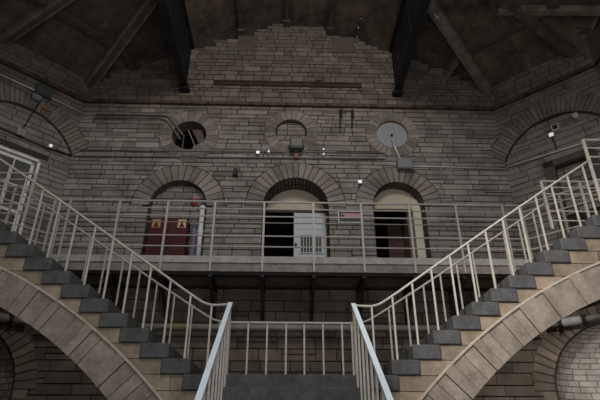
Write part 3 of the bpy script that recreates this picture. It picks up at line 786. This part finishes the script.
# ---------------------------------------------------------------- stairs
YF, YK = 6.8, 7.8
RUN, RIS, X1 = 0.297, 0.196, 1.31
EC, ER = (7.25, -3.19), 7.787      # extrados circle in the stair plane
IC, IR = (6.50, -1.97), 5.93       # intrados circle
def ext_z(x): return EC[1]+sqrt(max(ER**2-(x-EC[0])**2, 0))
def int_z(x): return IC[1]+sqrt(max(IR**2-(x-IC[0])**2, 0))
SCol = {-1: ('left', 'dimmer'), 1: ('right', 'brighter')}
for sx, nm in ((-1, 'left'), (1, 'right')):
    t = thing('stone_stair_flight', (sx*1.2, 7.3, 0), 'upper stone stair flight on a flying arch, climbing to the %s gallery' % nm, 'stairs', 'upper stair flights')
    for k in range(0, 13):
        x = X1+RUN*(k-1); z = LZ+RIS*k
        if k == 0: x = 1.135
        e = x+0.375 if k else X1+0.08
        mb = MB(); mb.cbox((sx*x, YF-0.035, z-RIS+0.004), (sx*e, YK+0.02, z), 0.012); obj('step', mb, M['slate'], t)
    mb = MB(); mb.cbox((sx*(X1+RUN*12), YF-0.035, GZ-0.2), (sx*(SX-0.04), YK+0.02, GZ), 0.012); obj('head_landing', mb, M['slate'], t)
    # spandrel wall: stair-stepped ashlar above the arch line
    mb = MB()
    fm = lambda a, b, d, sx=sx: V((sx*a, d, b))
    fo = lambda a, b, o=0.0, sx=sx: V((sx*a, YF+0.012-o, b))
    for k in range(0, 14):
        xa = 1.14 if k == 0 else X1+RUN*(k-1); xb = X1+RUN*k if k < 13 else SX-0.04
        if k == 0: xb = X1
        zt = LZ+RIS*k-RIS+0.01 if k < 13 else GZ-0.2
        if k == 0: zt = LZ-RIS
        seg = 1 if k < 13 else 8
        mb.cur = 1
        for s in range(seg):
            p0, p1 = xa+(xb-xa)*s/seg, xa+(xb-xa)*(s+1)/seg
            e0, e1 = max(ext_z(p0) if p0 > 0.2 else 0, 0)-0.05, max(ext_z(p1), 0)-0.05
            if k == 0: e0 = e1 = 0.0
            e0 = min(e0, zt-0.01); e1 = min(e1, zt-0.01)
            if k == 0: e0 = e1 = 0.0
            mb.hexa([fm(p0, e0, YF+0.012), fm(p1, e1, YF+0.012), fm(p1, e1, YK-0.03), fm(p0, e0, YK-0.03), fm(p0, zt, YF+0.012), fm(p1, zt, YF+0.012), fm(p1, zt, YK-0.03), fm(p0, zt, YK-0.03)])
    # facing stones in level courses between steps and arch
    for k in range(-6, 13):
        z1 = LZ+RIS*k; z0 = z1-RIS
        xr = X1+RUN*k+0.02 if k >= 0 else X1  # right limit is free: stones run from under step k+1 to the arch line
        xl = X1+RUN*(k) if k >= 0 else 1.14
        # x where the extrados meets this course
        def xe(zz):
            v = ER**2-(zz-EC[1])**2
            return EC[0]-sqrt(max(v, 0))
        # course lies right of the step end and left of the arch -> between xl and xe(z)
        b0, b1 = xe(z0), xe(z1)
        a = xl if k > 0 else 1.14
        if k > 0: a = X1+RUN*(k-0)+0.0
        if b1 <= a: continue
        x = a
        while x < b1-0.01:
            e = x+random.uniform(0.35, 0.6)
            if b1-e < 0.3: e = b1+0.02
            g = 0.006
            lo = max(min(x+g, b0), x+g)
            mb.cur = 0
            pts = [(x+g, z1-g), (min(e, b1)-g, z1-g), (max(x+g+0.01, min(e-g, b0)), z0+g), (x+g, z0+g)]
            if x+g > b0-0.02:
                x = e; continue
            mb.prism(pts, fo, 0.0, 0.012)
            x = e
    obj('spandrel_wall', mb, [M['tan'], M['tanbed']], t)
    # arch ring of wedge stones
    mb = MB(); A0 = 147.0
    def ipt(s):   # s 0..1 from the foot up along the intrados; partner point on extrados
        a = radians(A0)+(radians(84)-radians(A0))*s
        return V((IC[0]+IR*cos(a), IC[1]+IR*sin(a)))
    def ept(s):
        P = ipt(s); d = (P-V(IC)).normalized()
        # ray from P along d to the extrados circle
        m = P-V(EC); b = m.dot(d); c = m.dot(m)-ER**2
        return P+d*(-b+sqrt(max(b*b-c, 0)))
    mb.cur = 1; m = 80
    for q in range(m):
        a, b = q/m, (q+1)/m
        i0, i1, e0, e1 = ipt(a), ipt(b), ept(a), ept(b)
        mb.hexa([fm(*i0, YF), fm(*i1, YF), fm(*e1, YF), fm(*e0, YF), fm(*i0, YK-0.02), fm(*i1, YK-0.02), fm(*e1, YK-0.02), fm(*e0, YK-0.02)])
    mb.cur = 0; ss = [0.0]
    while ss[-1] < 1: ss.append(ss[-1]+random.choice((0.02, 0.024, 0.028, 0.036, 0.042)))
    for a, b in zip(ss, ss[1:]):
        if b > 1: break
        a2, b2 = a+0.0007, b-0.0007; j = random.uniform(-0.014, 0.012); mid = (a2+b2)/2
        i0, im, i1, e0, e1 = ipt(a2), ipt(mid), ipt(b2), ept(a2), ept(b2)
        pts = [i0, im, i1, e1, ept(mid), e0]
        mb.prism([tuple(p) for p in pts], fm, YF-0.022+j, YF+0.05)
    obj('arch_ring', mb, [M['arch'], M['joint']], t)
    mb = MB(); mb.tube([fm(*(ept(s)+ (ept(s)-V(EC)).normalized()*0.004), YF-0.02) for s in [q/60 for q in range(61)]], 0.02, 6); obj('arch_moulding', mb, M['bead'], t)

t = thing('stair_landing', (0, 7.3, 0), 'grey stone landing between the stair flights', 'landing')
mb = MB(); mb.cbox((-1.13, YF-0.03, LZ-0.18), (1.13, YK, LZ), 0.012); obj('slab', mb, M['slate'], t)
mb = MB(); mb.box((-1.1, YF+0.02, 0), (1.1, YK-0.02, LZ-0.18)); obj('pier', mb, M['tan'], t)
t = thing('stone_stair_flight', (0, 5.1, 0), 'lower stone stair flight rising to the middle landing', 'stairs')
for i in range(1, 14):
    y = YF-0.26*(i-1); z = LZ-0.18*i
    mb = MB(); mb.cbox((-0.97, y-0.30, z-0.176), (0.97, y+0.02, z), 0.012); obj('step', mb, M['slate'], t)

# handrails along the flights
def sweep(pts, n=6):   # Catmull-Rom through the points
    out = []
    P = [V(p) for p in pts]; P = [P[0]*2-P[1]]+P+[P[-1]*2-P[-2]]
    for i in range(1, len(P)-2):
        for k in range(n):
            t = k/n; a, b, c, d = P[i-1], P[i], P[i+1], P[i+2]
            out.append(0.5*((2*b)+(c-a)*t+(2*a-5*b+4*c-d)*t*t+(3*b-a-3*c+d)*t**3))
    out.append(P[-2]); return out
def path_z(path, x):
    for a, b in zip(path, path[1:]):
        if (a.x-x)*(b.x-x) <= 0 and abs(a.x-b.x) > 1e-6: return a.z+(b.z-a.z)*(x-a.x)/(b.x-a.x)
    return None
for sx, nm in ((-1, 'left'), (1, 'right')):
    for near in (True, False):
        y = YF+0.0 if near else YK-0.03
        pts = [(0.85, 3.44), (1.15, 3.44), (1.41, 3.585), (1.71, 3.79), (2.31, 4.2), (3.15, 4.77), (4.05, 5.37), (4.81, 5.86)] if near else \
              [(0.92, 3.43), (1.12, 3.44), (1.32, 3.53), (1.88, 3.88), (2.26, 4.12), (3.57, 4.97), (4.5, 5.58)]
        path = sweep([(sx*a, y, b) for a, b in pts])
        lab = ('outer' if near else 'wall-side')+' baluster railing of the %s upper flight' % nm
        lab = ('cream baluster railing on the near edge of the %s upper stair flight' if near else 'cream baluster railing on the far edge of the %s upper stair flight') % nm
        t = thing('stair_railing', (sx*1.3, y, LZ), lab, 'railing', 'railings of the upper flights')
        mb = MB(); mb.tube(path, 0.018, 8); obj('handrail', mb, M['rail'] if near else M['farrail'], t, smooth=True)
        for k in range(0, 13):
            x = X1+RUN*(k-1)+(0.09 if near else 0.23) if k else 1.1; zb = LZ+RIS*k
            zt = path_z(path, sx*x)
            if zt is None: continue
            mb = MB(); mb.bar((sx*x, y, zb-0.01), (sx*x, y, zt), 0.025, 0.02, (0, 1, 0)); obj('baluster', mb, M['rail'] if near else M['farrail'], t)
    # lower flight handrail, flat bar with sky reflection in its pale blue
    t = thing('stair_handrail', (sx*0.85, YF, LZ), 'pale flat handrail, blue sky sheen in its colour, down the %s side of the lower flight' % nm, 'railing', 'handrails of the lower flight')
    zr = lambda yy: 3.45-0.695*(YF-yy)
    mb = MB(); mb.bar((sx*0.85, YF+0.02, zr(YF+0.02)), (sx*0.85, 3.5, zr(3.5)), 0.06, 0.03); obj('handrail', mb, M['blue'], t)
    for i in range(12):
        yy = YF-0.05-0.275*i; n_ = max(0, math.ceil((YF-yy)/0.26)); zb = LZ-0.18*n_
        mb = MB(); mb.bar((sx*0.85, yy, zb-0.01), (sx*0.85, yy, zr(yy)-0.01), 0.024, 0.024, (0, 1, 0)); obj('baluster', mb, M['rail'], t)
    mb = MB(); mb.bar((sx*0.85, YF+0.02, LZ-0.01), (sx*0.85, YF+0.02, 3.45), 0.035, 0.035, (0, 1, 0)); obj('newel_post', mb, M['rail'], t)
t = thing('landing_railing', (0, YK-0.03, LZ), 'low cream baluster railing across the back of the landing', 'railing')
mb = MB(); mb.tube([(-0.95, YK-0.03, 3.42), (0.95, YK-0.03, 3.42)], 0.019, 8); obj('handrail', mb, M['rail'], t)
for x in (-0.94, -0.654, -0.364, -0.073, 0.205, 0.494, 0.787, 0.94):
    mb = MB(); mb.bar((x, YK-0.03, LZ-0.01), (x, YK-0.03, 3.42), 0.026, 0.024, (0, 1, 0)); obj('baluster', mb, M['rail'], t)

# ---------------------------------------------------------------- things on the gallery
t = thing('red_cabinet', back(-2.72, GZ, 0.25), 'dark red metal fire cabinet with two orange stickers before the bricked-up arch', 'cabinet')
x0, x1, z0, z1, d0, d1 = -3.11, -2.24, GZ+0.06, 6.27, 0.04, 0.29
mb = MB(); mb.cbox(back(x0, z0, d0), back(x1, z1, d1), 0.02); obj('body', mb, M['red'], t)
for a, b in ((x0+0.02, (x0+x1)/2-0.005), ((x0+x1)/2+0.005, x1-0.02)):
    mb = MB(); mb.cbox(back(a, z0+0.03, d1), back(b, z1-0.03, d1+0.02), 0.008); dr = obj('door', mb, M['red'], t)
    mb = MB(); mb.lathe(back((a+b)/2-0.1, z0+0.1, d1+0.02), (0, -1, 0), [(0.035, 0), (0.035, 0.02), (0.01, 0.025)], 12); obj('latch', mb, M['brownknob'], dr)
for xa, w in ((-3.03, 0.185), (-2.47, 0.18)):
    zc = z1-0.18
    mb = MB(); mb.box(back(xa, zc-0.07, d1+0.02), back(xa+w, zc+0.13, d1+0.024)); s = obj('sticker', mb, M['stickerpale'] if w < 0.183 else M['sticker'], t); s['label'] = 'orange warning sticker' if w > 0.183 else 'pale orange warning sticker'
    mb = MB(); zz = zc+0.11
    mb.add([back(xa+0.03, zc-0.06, d1+0.026), back(xa+w-0.03, zc-0.06, d1+0.026), back(xa+w/2, zc+0.08, d1+0.026)], [(0, 1, 2)])
    obj('pictogram', mb, M['red'], s)
for xa in (x0+0.05, x1-0.12):
    mb = MB(); mb.box(back(xa, GZ, d0+0.03), back(xa+0.07, z0+0.01, d1-0.03)); obj('foot', mb, M['boxdark'], t)
t = thing('standpipe', back(-2.0, GZ, 0.1), 'white vertical pipe beside the red fire cabinet', 'pipe')
mb = MB(); mb.tube([back(-2.0, GZ+0.03, 0.12), back(-2.0, 6.62, 0.12)], 0.055, 14); obj('pipe', mb, M['pipewhite'], t, smooth=True)
mb = MB(); mb.lathe(back(-2.0, 6.0, 0.12), (0, 0, 1), [(0.07, -0.03), (0.07, 0.05)], 14); mb.lathe(back(-2.0, 6.62, 0.12), (0, 0, 1), [(0.065, -0.06), (0.065, 0.02), (0.02, 0.03)], 14); obj('coupling', mb, M['pipewhite'], t)
mb = MB(); mb.tube([back(-2.0, 6.2, 0.12), back(-2.25, 6.2, 0.12)], 0.03, 10); obj('branch', mb, M['boxgrey'], t)
mb = MB(); mb.lathe(back(-2.0, GZ+0.0, 0.12), (0, 0, 1), [(0.075, 0), (0.075, 0.03), (0.06, 0.05)], 16); obj('base_flange', mb, M['pipewhite'], t)
t = thing('extinguisher', back(-2.15, GZ, 0.12), 'dull violet-grey cylinder squeezed between red cabinet and white pipe', 'cylinder')
mb = MB(); mb.lathe(back(-2.1, GZ, 0.3), (0, 0, 1), [(0.065, 0), (0.07, 0.02), (0.07, 0.82), (0.05, 0.92), (0.025, 0.96), (0.025, 1.0)], 16); obj('body', mb, M['violet'], t, smooth=False)
mb = MB(); mb.box(back(-2.15, GZ+0.99, 0.28), back(-2.03, GZ+1.03, 0.32)); obj('valve', mb, M['boxdark'], t)
t = thing('alarm_sounder', back(-2.24, 6.85, -0.2), 'small bright red alarm on the infill of the bricked-up arch', 'alarm')
mb = MB(); mb.cbox(back(-2.31, 6.84, -0.2), back(-2.19, 6.96, -0.1), 0.01); obj('housing', mb, M['redlite'], t)
mb = MB(); mb.lathe(back(-2.25, 6.84, -0.14), (0, 0, -1), [(0.06, 0), (0.05, 0.04), (0.02, 0.07)], 12); obj('beacon', mb, M['redlite'], t)

t = thing('wall_sign', back(1.37, 6.4, 0), 'white bordered black and faded pink sign between middle and right doorways', 'sign')
mb = MB(); mb.cbox(back(1.09, 6.31, 0.04), back(1.66, 6.61, 0.055), 0.004); obj('border', mb, M['signwhite'], t)
mb = MB(); mb.box(back(1.117, 6.337, 0.055), back(1.645, 6.588, 0.058)); obj('black_panel', mb, M['black'], t)
mb = MB(); mb.box(back(1.17, 6.425, 0.058), back(1.63, 6.545, 0.061)); obj('colour_band', mb, M['pink'], t)
mb = MB(); mb.lathe(back(1.205, 6.485, 0.061), (0, -1, 0), [(0.03, 0), (0.03, 0.003)], 14); obj('symbol', mb, M['black'], t)

# ---------------------------------------------------------------- services on the walls
def conduit(name, pts, r, mat, label, cat='conduit', group=None, clips=None):
    t = thing(name, pts[0], label, cat, group)
    mb = MB(); mb.tube(pts, r, 8); obj('pipe', mb, mat, t, smooth=True)
    if clips:
        mb = MB()
        P = [V(p) for p in pts]
        for a, b in zip(P, P[1:]):
            d = b-a; n = int(d.length/clips)
            for k in range(1, n):
                c = a+d*(k/n); u = d.normalized()*0.02; mb.tube([c-u, c+u], r*1.5, 8)
        if mb.v: obj('clip', mb, mat, t)
    return t
o = 0.06
conduit('conduit', [back(-5.2, 8.14, o), back(-3.3, 8.16, o), back(2.3, 8.2, o)], 0.014, M['greycon'], 'grey conduit along the wall just under the round openings', group='conduits on the back wall', clips=1.2)
conduit('conduit', [back(-5.2, 7.96, o), back(-2.0, 8.0, o), back(2.3, 8.03, o)], 0.018, M['greycon'], 'lower brownish conduit along the wall over the arches', group='conduits on the back wall', clips=1.5)
conduit('conduit', [back(-4.9, 9.2, o), back(-3.25, 9.22, o), back(-3.08, 9.17, o), back(-2.78, 8.78, o), back(-2.66, 8.62, o)], 0.022, M['greycon'], 'outer of two bent conduits running into the left round opening', group='conduits on the back wall')
conduit('conduit', [back(-4.9, 9.1, o), back(-3.28, 9.12, o), back(-3.14, 9.07, o), back(-2.84, 8.68, o), back(-2.72, 8.5, o)], 0.018, M['greycon'], 'inner of two bent conduits running into the left round opening', group='conduits on the back wall')
conduit('conduit', [back(-2.64, 8.6, 0.07), back(-2.64, 8.03, 0.07), back(-2.2, 8.03, 0.07)], 0.014, M['greycon'], 'thin vertical conduit dropping from the left round opening')
conduit('conduit', [back(1.64, 8.2, o), back(1.64, 7.42, o)], 0.011, M['greycon'], 'thin vertical conduit above the small lamp left of the right doorway')
conduit('conduit', [back(2.52, 8.62, o), back(2.56, 8.35, 0.08), back(2.66, 7.98, 0.1)], 0.024, M['galv'], 'short galvanised conduit from grey disc down to junction box')
conduit('conduit', [back(2.9, 7.83, o), back(3.5, 7.83, o), back(5.2, 7.80, o)], 0.018, M['galv'], 'galvanised conduit running right from the junction box', clips=0.9)
f = cham(1)
conduit('conduit', [f(0.05, 7.84, o), f(0.95, 7.80, o), f(2.3, 7.74, o)], 0.018, M['galv'], 'galvanised conduit rising over the doorway in the right angled wall', clips=0.8)
conduit('cable', [f(0.85, 8.32, 0.04), f(1.1, 8.40, 0.05), f(1.55, 8.44, 0.05), f(1.78, 8.5, 0.05)], 0.012, M['greycon'], 'thin cable linking the two lamps on the right blind arch')
conduit('cable', [f(1.18, 8.2, 0.04), f(1.2, 7.8, 0.04)], 0.010, M['cable'], 'thin black cable hanging under the square lamp on the right blind arch')
conduit('cable', [f(1.78, 8.5, 0.05), f(1.72, 8.85, 0.09), f(1.6, 9.2, 0.06)], 0.007, M['greycon'], 'thin wire above the round lamp on the right blind arch')
f = cham(-1)
conduit('conduit', [f(0.05, 9.2, 0.12), f(0.9, 9.22, 0.12), f(2.4, 9.22, 0.12)], 0.017, M['galv'], 'upper bright conduit on the left angled wall', clips=0.7)
conduit('conduit', [f(0.05, 9.08, 0.12), f(0.9, 9.1, 0.12), f(2.4, 9.1, 0.12)], 0.013, M['greycon'], 'lower conduit of the pair on the left angled wall')
conduit('cable', [f(0.02, 7.98, 0.05), f(0.6, 7.93, 0.05), f(1.24, 7.95, 0.05), f(2.4, 8.0, 0.05)], 0.02, M['cable'], 'black cable along the left angled wall over the white door')
conduit('conduit', [f(1.0, 9.05, 0.1), f(1.06, 8.85, 0.1), f(1.18, 8.2, 0.08)], 0.016, M['cable'], 'dark drop pipe between junction box and lamp on the left blind arch')

def lamp(p, d, label, square=False, s=1.0, mat=None):
    t = thing('wall_lamp', p, label, 'lamp', 'small wall lamps'); p, d = V(p), V(d).normalized()
    mb = MB(); mb.lathe(p, d, [(0.045*s, 0), (0.045*s, 0.02), (0.018*s, 0.03), (0.018*s, 0.07)], 12); obj('base', mb, M['lampcase'], t)
    mb = MB()
    c = p+d*0.06
    if square:
        r = d.cross(V((0, 0, 1))).normalized()*0.07*s; u = V((0, 0, 0.065*s)); e = d*0.06
        mb.hexa([c-r-u, c+r-u, c+r-u+e, c-r-u+e, c-r+u, c+r+u, c+r+u+e, c-r+u+e]); obj('housing', mb, M['lampcase'], t)
        mb = MB(); r *= 0.85; u *= 0.85; c = c+e; e = d*0.01
        mb.hexa([c-r-u, c+r-u, c+r-u+e, c-r-u+e, c-r+u, c+r+u, c+r+u+e, c-r+u+e]); obj('lens', mb, mat or M['lamplens'], t)
    else:
        mb.lathe(c, d, [(0.03*s, 0), (0.06*s, 0.03), (0.065*s, 0.06)], 14); obj('housing', mb, M['lampcase'], t)
        mb = MB(); mb.lathe(c+d*0.06, d, [(0.062*s, 0), (0.05*s, 0.03), (0.02*s, 0.045)], 14); obj('lens', mb, mat or M['lamplens'], t)
B = (0, -1, -0.15)
lamp(back(-0.80, 8.12, 0.03), B, 'white square lamp left of the olive floodlight', True, 0.62)
lamp(back(-0.54, 8.15, 0.03), B, 'tiny round lamp between white square lamp and olive floodlight', False, 0.42)
lamp(back(0.79, 8.24, 0.03), B, 'tiny lamp right of the olive floodlight, upper of a close pair', False, 0.38)
lamp(back(0.79, 8.10, 0.03), B, 'tiny lamp right of the olive floodlight, lower of a close pair', False, 0.38)
lamp(back(1.63, 7.35, 0.03), B, 'white square lamp left of the right doorway arch', True, 0.66)
f = cham(1); D = (-S2, -S2, -0.1)
lamp(f(1.20, 8.22, 0.03), D, 'bright white square lamp on the right blind arch', True, 0.8)
lamp(f(1.78, 8.47, 0.03), D, 'pale round lamp on the right blind arch, upper of the two', False, 1.1, M['lampcase'])
t = thing('camera_box', f(1.32, 8.36, 0.03), 'small box with black front beside the square lamp on the right blind arch', 'box')
c = f(1.32, 8.36, 0.03)
mb = MB(); mb.hexa([f(1.24, 8.28, 0.03), f(1.40, 8.28, 0.03), f(1.40, 8.28, 0.16), f(1.24, 8.28, 0.16), f(1.24, 8.44, 0.03), f(1.40, 8.44, 0.03), f(1.40, 8.44, 0.16), f(1.24, 8.44, 0.16)]); obj('housing', mb, M['lampcase'], t)
mb = MB(); mb.hexa([f(1.265, 8.305, 0.16), f(1.375, 8.305, 0.16), f(1.375, 8.305, 0.168), f(1.265, 8.305, 0.168), f(1.265, 8.415, 0.16), f(1.375, 8.415, 0.16), f(1.375, 8.415, 0.168), f(1.265, 8.415, 0.168)]); obj('lens', mb, M['black'], t)
f = cham(-1); D = (S2, -S2, -0.1)
lamp(f(1.22, 8.02, 0.04), D, 'grey lamp under the drop pipe on the left angled wall', True, 1.0, M['boxgrey'])
lamp(f(0.56, 7.97, 0.04), D, 'bright round lamp on the black cable of the left angled wall', False, 0.65)
lamp(f(1.75, 6.05, 0.04), D, 'tiny bright lamp low beside the white glazed door', False, 0.5)

t = thing('junction_box', f(1.05, 9.22, 0), 'dark grey junction box on the pair of conduits of the left angled wall', 'junction box')
def fbx(mb, u0, z0, u1, z1, o0, o1): mb.hexa([f(u0, z0, o0), f(u1, z0, o0), f(u1, z0, o1), f(u0, z0, o1), f(u0, z1, o0), f(u1, z1, o0), f(u1, z1, o1), f(u0, z1, o1)])
mb = MB(); fbx(mb, 0.82, 9.14, 1.2, 9.44, 0.02, 0.2); obj('housing', mb, M['boxdark'], t)
mb = MB(); fbx(mb, 0.84, 9.16, 1.18, 9.42, 0.2, 0.21); obj('lid', mb, M['boxdark'], t)
t = thing('pipe_clamp', f(1.1, 9.0, 0), 'small grey clamp with rusty orange strap under the dark junction box', 'clamp')
mb = MB(); fbx(mb, 1.02, 8.98, 1.22, 9.12, 0.03, 0.16); obj('block', mb, M['boxgrey'], t)
mb = MB(); fbx(mb, 0.72, 8.86, 0.96, 8.93, 0.05, 0.1); obj('strap', mb, M['rustmark'], t)

t = thing('junction_box', back(2.78, 7.84, 0), 'mid grey junction box over the right doorway arch', 'junction box')
mb = MB(); mb.cbox(back(2.56, 7.70, 0.03), back(2.92, 7.98, 0.2), 0.012); obj('housing', mb, M['boxgrey'], t)
mb = MB(); mb.cbox(back(2.58, 7.72, 0.2), back(2.90, 7.96, 0.21), 0.004); obj('lid', mb, M['boxgrey'], t)

t = thing('floodlight', back(0.14, 8.3, 0), 'boxy floodlight with olive lens under the middle round opening', 'floodlight')
mb = MB(); mb.cbox(back(-0.03, 8.16, 0.12), back(0.29, 8.47, 0.3), 0.02); obj('housing', mb, M['boxdark'], t)
mb = MB(); mb.cbox(back(0.0, 8.22, 0.3), back(0.26, 8.44, 0.31), 0.004); obj('lens', mb, M['olive'], t)
mb = MB(); mb.bar(back(-0.05, 8.3, 0.0), back(-0.05, 8.3, 0.24), 0.02, 0.05); mb.bar(back(0.31, 8.3, 0.0), back(0.31, 8.3, 0.24), 0.02, 0.05); mb.bar(back(0.12, 8.1, 0.05), back(0.12, 8.2, 0.2), 0.06, 0.04); obj('yoke', mb, M['olive'], t)
mb = MB(); mb.cbox(back(0.07, 7.98, 0.03), back(0.19, 8.12, 0.12), 0.01); obj('mount', mb, M['brownknob'], t)

for x, nm in ((1.23, 'left'), (1.53, 'right')):
    t = thing('insulator_bracket', back(x, 9.2, 0), 'black upright iron bracket on the wall, %s of the pair' % nm, 'bracket', 'iron brackets')
    mb = MB(); mb.bar(back(x, 8.95, 0.05), back(x+0.03, 9.45, 0.05), 0.05, 0.05, (0, 1, 0)); obj('upright', mb, M['cable'], t)
    mb = MB(); mb.lathe(back(x+0.03, 9.42, 0.1), (0, 0, -1), [(0.03, -0.04), (0.045, 0.02), (0.03, 0.1), (0.045, 0.14), (0.02, 0.2)], 10); obj('insulator', mb, M['brack'], t)
    mb = MB(); mb.bar(back(x, 8.78, 0.05), back(x, 8.96, 0.05), 0.025, 0.025, (0, 1, 0)); obj('tail', mb, M['cable'], t)
t = thing('bracket_bar', back(1.38, 9.43, 0), 'thin bar joining the two black iron brackets', 'bar')
mb = MB(); mb.bar(back(1.2, 9.45, 0.09), back(1.6, 9.45, 0.09), 0.02, 0.02); obj('shaft', mb, M['greycon'], t)
t = thing('lamp_bracket', back(-1.31, 7.6, 0), 'small black bracket on the wall left of the middle doorway arch', 'bracket')
mb = MB(); mb.cbox(back(-1.36, 7.48, 0.03), back(-1.26, 7.66, 0.14), 0.01); obj('box', mb, M['cable'], t)
mb = MB(); mb.tube([back(-1.31, 7.66, 0.05), back(-1.31, 7.95, 0.05)], 0.009, 6); obj('wire', mb, M['greycon'], t)

# big pipe under the gallery
t = thing('heating_pipe', (0, 10.15, 3.9), 'grey horizontal pipe along the wall below the gallery', 'pipe')
mb = MB(); mb.tube([(-5.0, 10.15, 3.88), (5.0, 10.15, 3.88)], 0.065, 14); obj('pipe', mb, M['pipe'], t, smooth=True)
mb = MB(); mb.tube([(-2.35, 10.15, 3.88), (-1.95, 10.15, 3.88)], 0.07, 14); b = obj('band', mb, M['yellow'], t); b['label'] = 'dull yellow band'
for x in (-4, -1.1, 1.2, 4):
    mb = MB(); mb.bar((x, 10.15, 3.95), (x, 10.15, 4.3), 0.03, 0.02, (0, 1, 0)); mb.bar((x, 10.15, 4.3), (x, 10.4, 4.3), 0.03, 0.03); obj('hanger', mb, M['brack'], t)
for sx, nm in ((-1, 'left'), (1, 'right')):
    f = cham(sx); t = thing('heating_pipe', f(0.3, 3.95, 0.2), 'pipe along the lower %s angled wall above the niche' % nm, 'pipe')
    mb = MB(); mb.tube([f(0.15, 3.95, 0.2), f(2.3, 3.98, 0.2)], 0.06, 14); obj('pipe', mb, M['pipe'], t, smooth=True)
    mb = MB(); mb.tube([f(0.52, 3.96, 0.2), f(0.86, 3.965, 0.2)], 0.085, 14); obj('lagging', mb, M['pipelight'] if sx > 0 else M['pipe'], t)
    for u in (0.46, 0.92):
        mb = MB(); mb.lathe(f(u, 3.96, 0.2), f(1, 0)-f(0, 0), [(0.1, -0.03), (0.1, 0.03)], 14); obj('flange', mb, M['brack'], t)
    for u in (0.4, 2.0):
        mb = MB(); mb.bar(f(u, 3.85, 0.0), f(u, 3.85, 0.25), 0.04, 0.04); obj('bracket', mb, M['brack'], t)

# hanging wire with pale insulators, pale fitting on the hip beam
t = thing('hanging_wire', (1.73, 9.6, 12.0), 'thin wire with tiny pale insulators hanging under the gable ceiling', 'wire')
mb = MB(); mb.tube([(1.86, 9.6, 12.05), (1.83, 9.6, 11.95), (1.73, 9.6, 11.62), (1.68, 9.6, 11.27), (1.62, 9.6, 11.0)], 0.004, 6); obj('wire', mb, M['cable'], t)
for p in ((1.83, 9.6, 11.95), (1.73, 9.6, 11.62), (1.68, 9.6, 11.27), (1.62, 9.6, 11.03)):
    mb = MB(); mb.lathe(V(p)-V((0, 0, 0.04)), (0, 0, 1), [(0.006, 0), (0.014, 0.02), (0.014, 0.04), (0.006, 0.05)], 8); obj('insulator', mb, M['lampcase'], t)
t = thing('beam_fitting', (3.45, 8.58, 10.95), 'small pale fitting on the right hip beam near the steel girder', 'fitting')
mb = MB(); mb.cbox((3.40, 8.55, 10.92), (3.50, 8.63, 10.98), 0.01); obj('plate', mb, M['lampcase'], t)
mb = MB(); mb.lathe((3.45, 8.56, 10.92), (0, 0, -1), [(0.025, 0), (0.025, 0.04), (0.01, 0.05)], 8); mb.lathe((3.36, 8.5, 10.95), (0, 0, -1), [(0.02, 0), (0.02, 0.03)], 8); obj('insulator', mb, M['lampcase'], t)

# ---------------------------------------------------------------- light
w = bpy.data.worlds.new('World'); sc.world = w; w.use_nodes = True
bg = w.node_tree.nodes['Background']; bg.inputs[0].default_value = (0.8, 0.9, 1.0, 1); bg.inputs[1].default_value = 0.3
def area(name, loc, target, size, size_y, power, colr=(1, 1, 1), spread=180):
    l = bpy.data.lights.new(name, 'AREA'); l.shape = 'RECTANGLE'; l.size = size; l.size_y = size_y; l.energy = power; l.color = colr; l.spread = radians(spread)
    o = bpy.data.objects.new(name, l); col.objects.link(o); o.location = loc
    o.rotation_euler = (V(target)-V(loc)).to_track_quat('-Z', 'Y').to_euler(); return o
def spot(name, loc, target, power, angle, blend, colr=(1, 1, 1), radius=0.5):
    l = bpy.data.lights.new(name, 'SPOT'); l.energy = power; l.spot_size = radians(angle); l.spot_blend = blend; l.color = colr; l.shadow_soft_size = radius
    o = bpy.data.objects.new(name, l); col.objects.link(o); o.location = loc
    o.rotation_euler = (V(target)-V(loc)).to_track_quat('-Z', 'Y').to_euler(); return o
area('roof_lantern', (0.7, 1.5, 11.2), (0, 8.5, 5.0), 3.0, 2.0, 310, (1, 0.97, 0.93))
area('front_opening', (2.8, -3.6, 5.5), (0, 9, 5.5), 4, 3, 110, (0.95, 0.97, 1.0))
area('ceiling_fill', (0, 0.5, 3.2), (0, 8.0, 11.5), 5, 2, 100, (1, 0.93, 0.86))  # added up-facing lamp that brightens the ceiling in place of bounced light
spot('side_daylight', (-3.0, -1.0, 8.5), (4.3, 6.8, 3.2), 4600, 36, 0.95, (1, 0.94, 0.86), 0.6)
spot('niche_fill', (3.2, 5.5, 1.2), (6.75, 10.5, 2.75), 1700, 30, 1.0, (1.0, 0.96, 0.92), 0.3)  # added spot inside the hall that brightens the right niche

# ---------------------------------------------------------------- camera
cam = bpy.data.cameras.new('camera'); cam.sensor_width = 36; cam.lens = 30; cam.clip_start = 0.05; cam.clip_end = 100
co = bpy.data.objects.new('camera', cam); col.objects.link(co)
co.location = (-0.10, 0, 1.6); co.rotation_euler = (radians(90+27), 0, radians(-1.77))
sc.camera = co
sc.view_settings.view_transform = 'Standard'; sc.view_settings.look = 'None'
sc.view_settings.exposure = 0.0
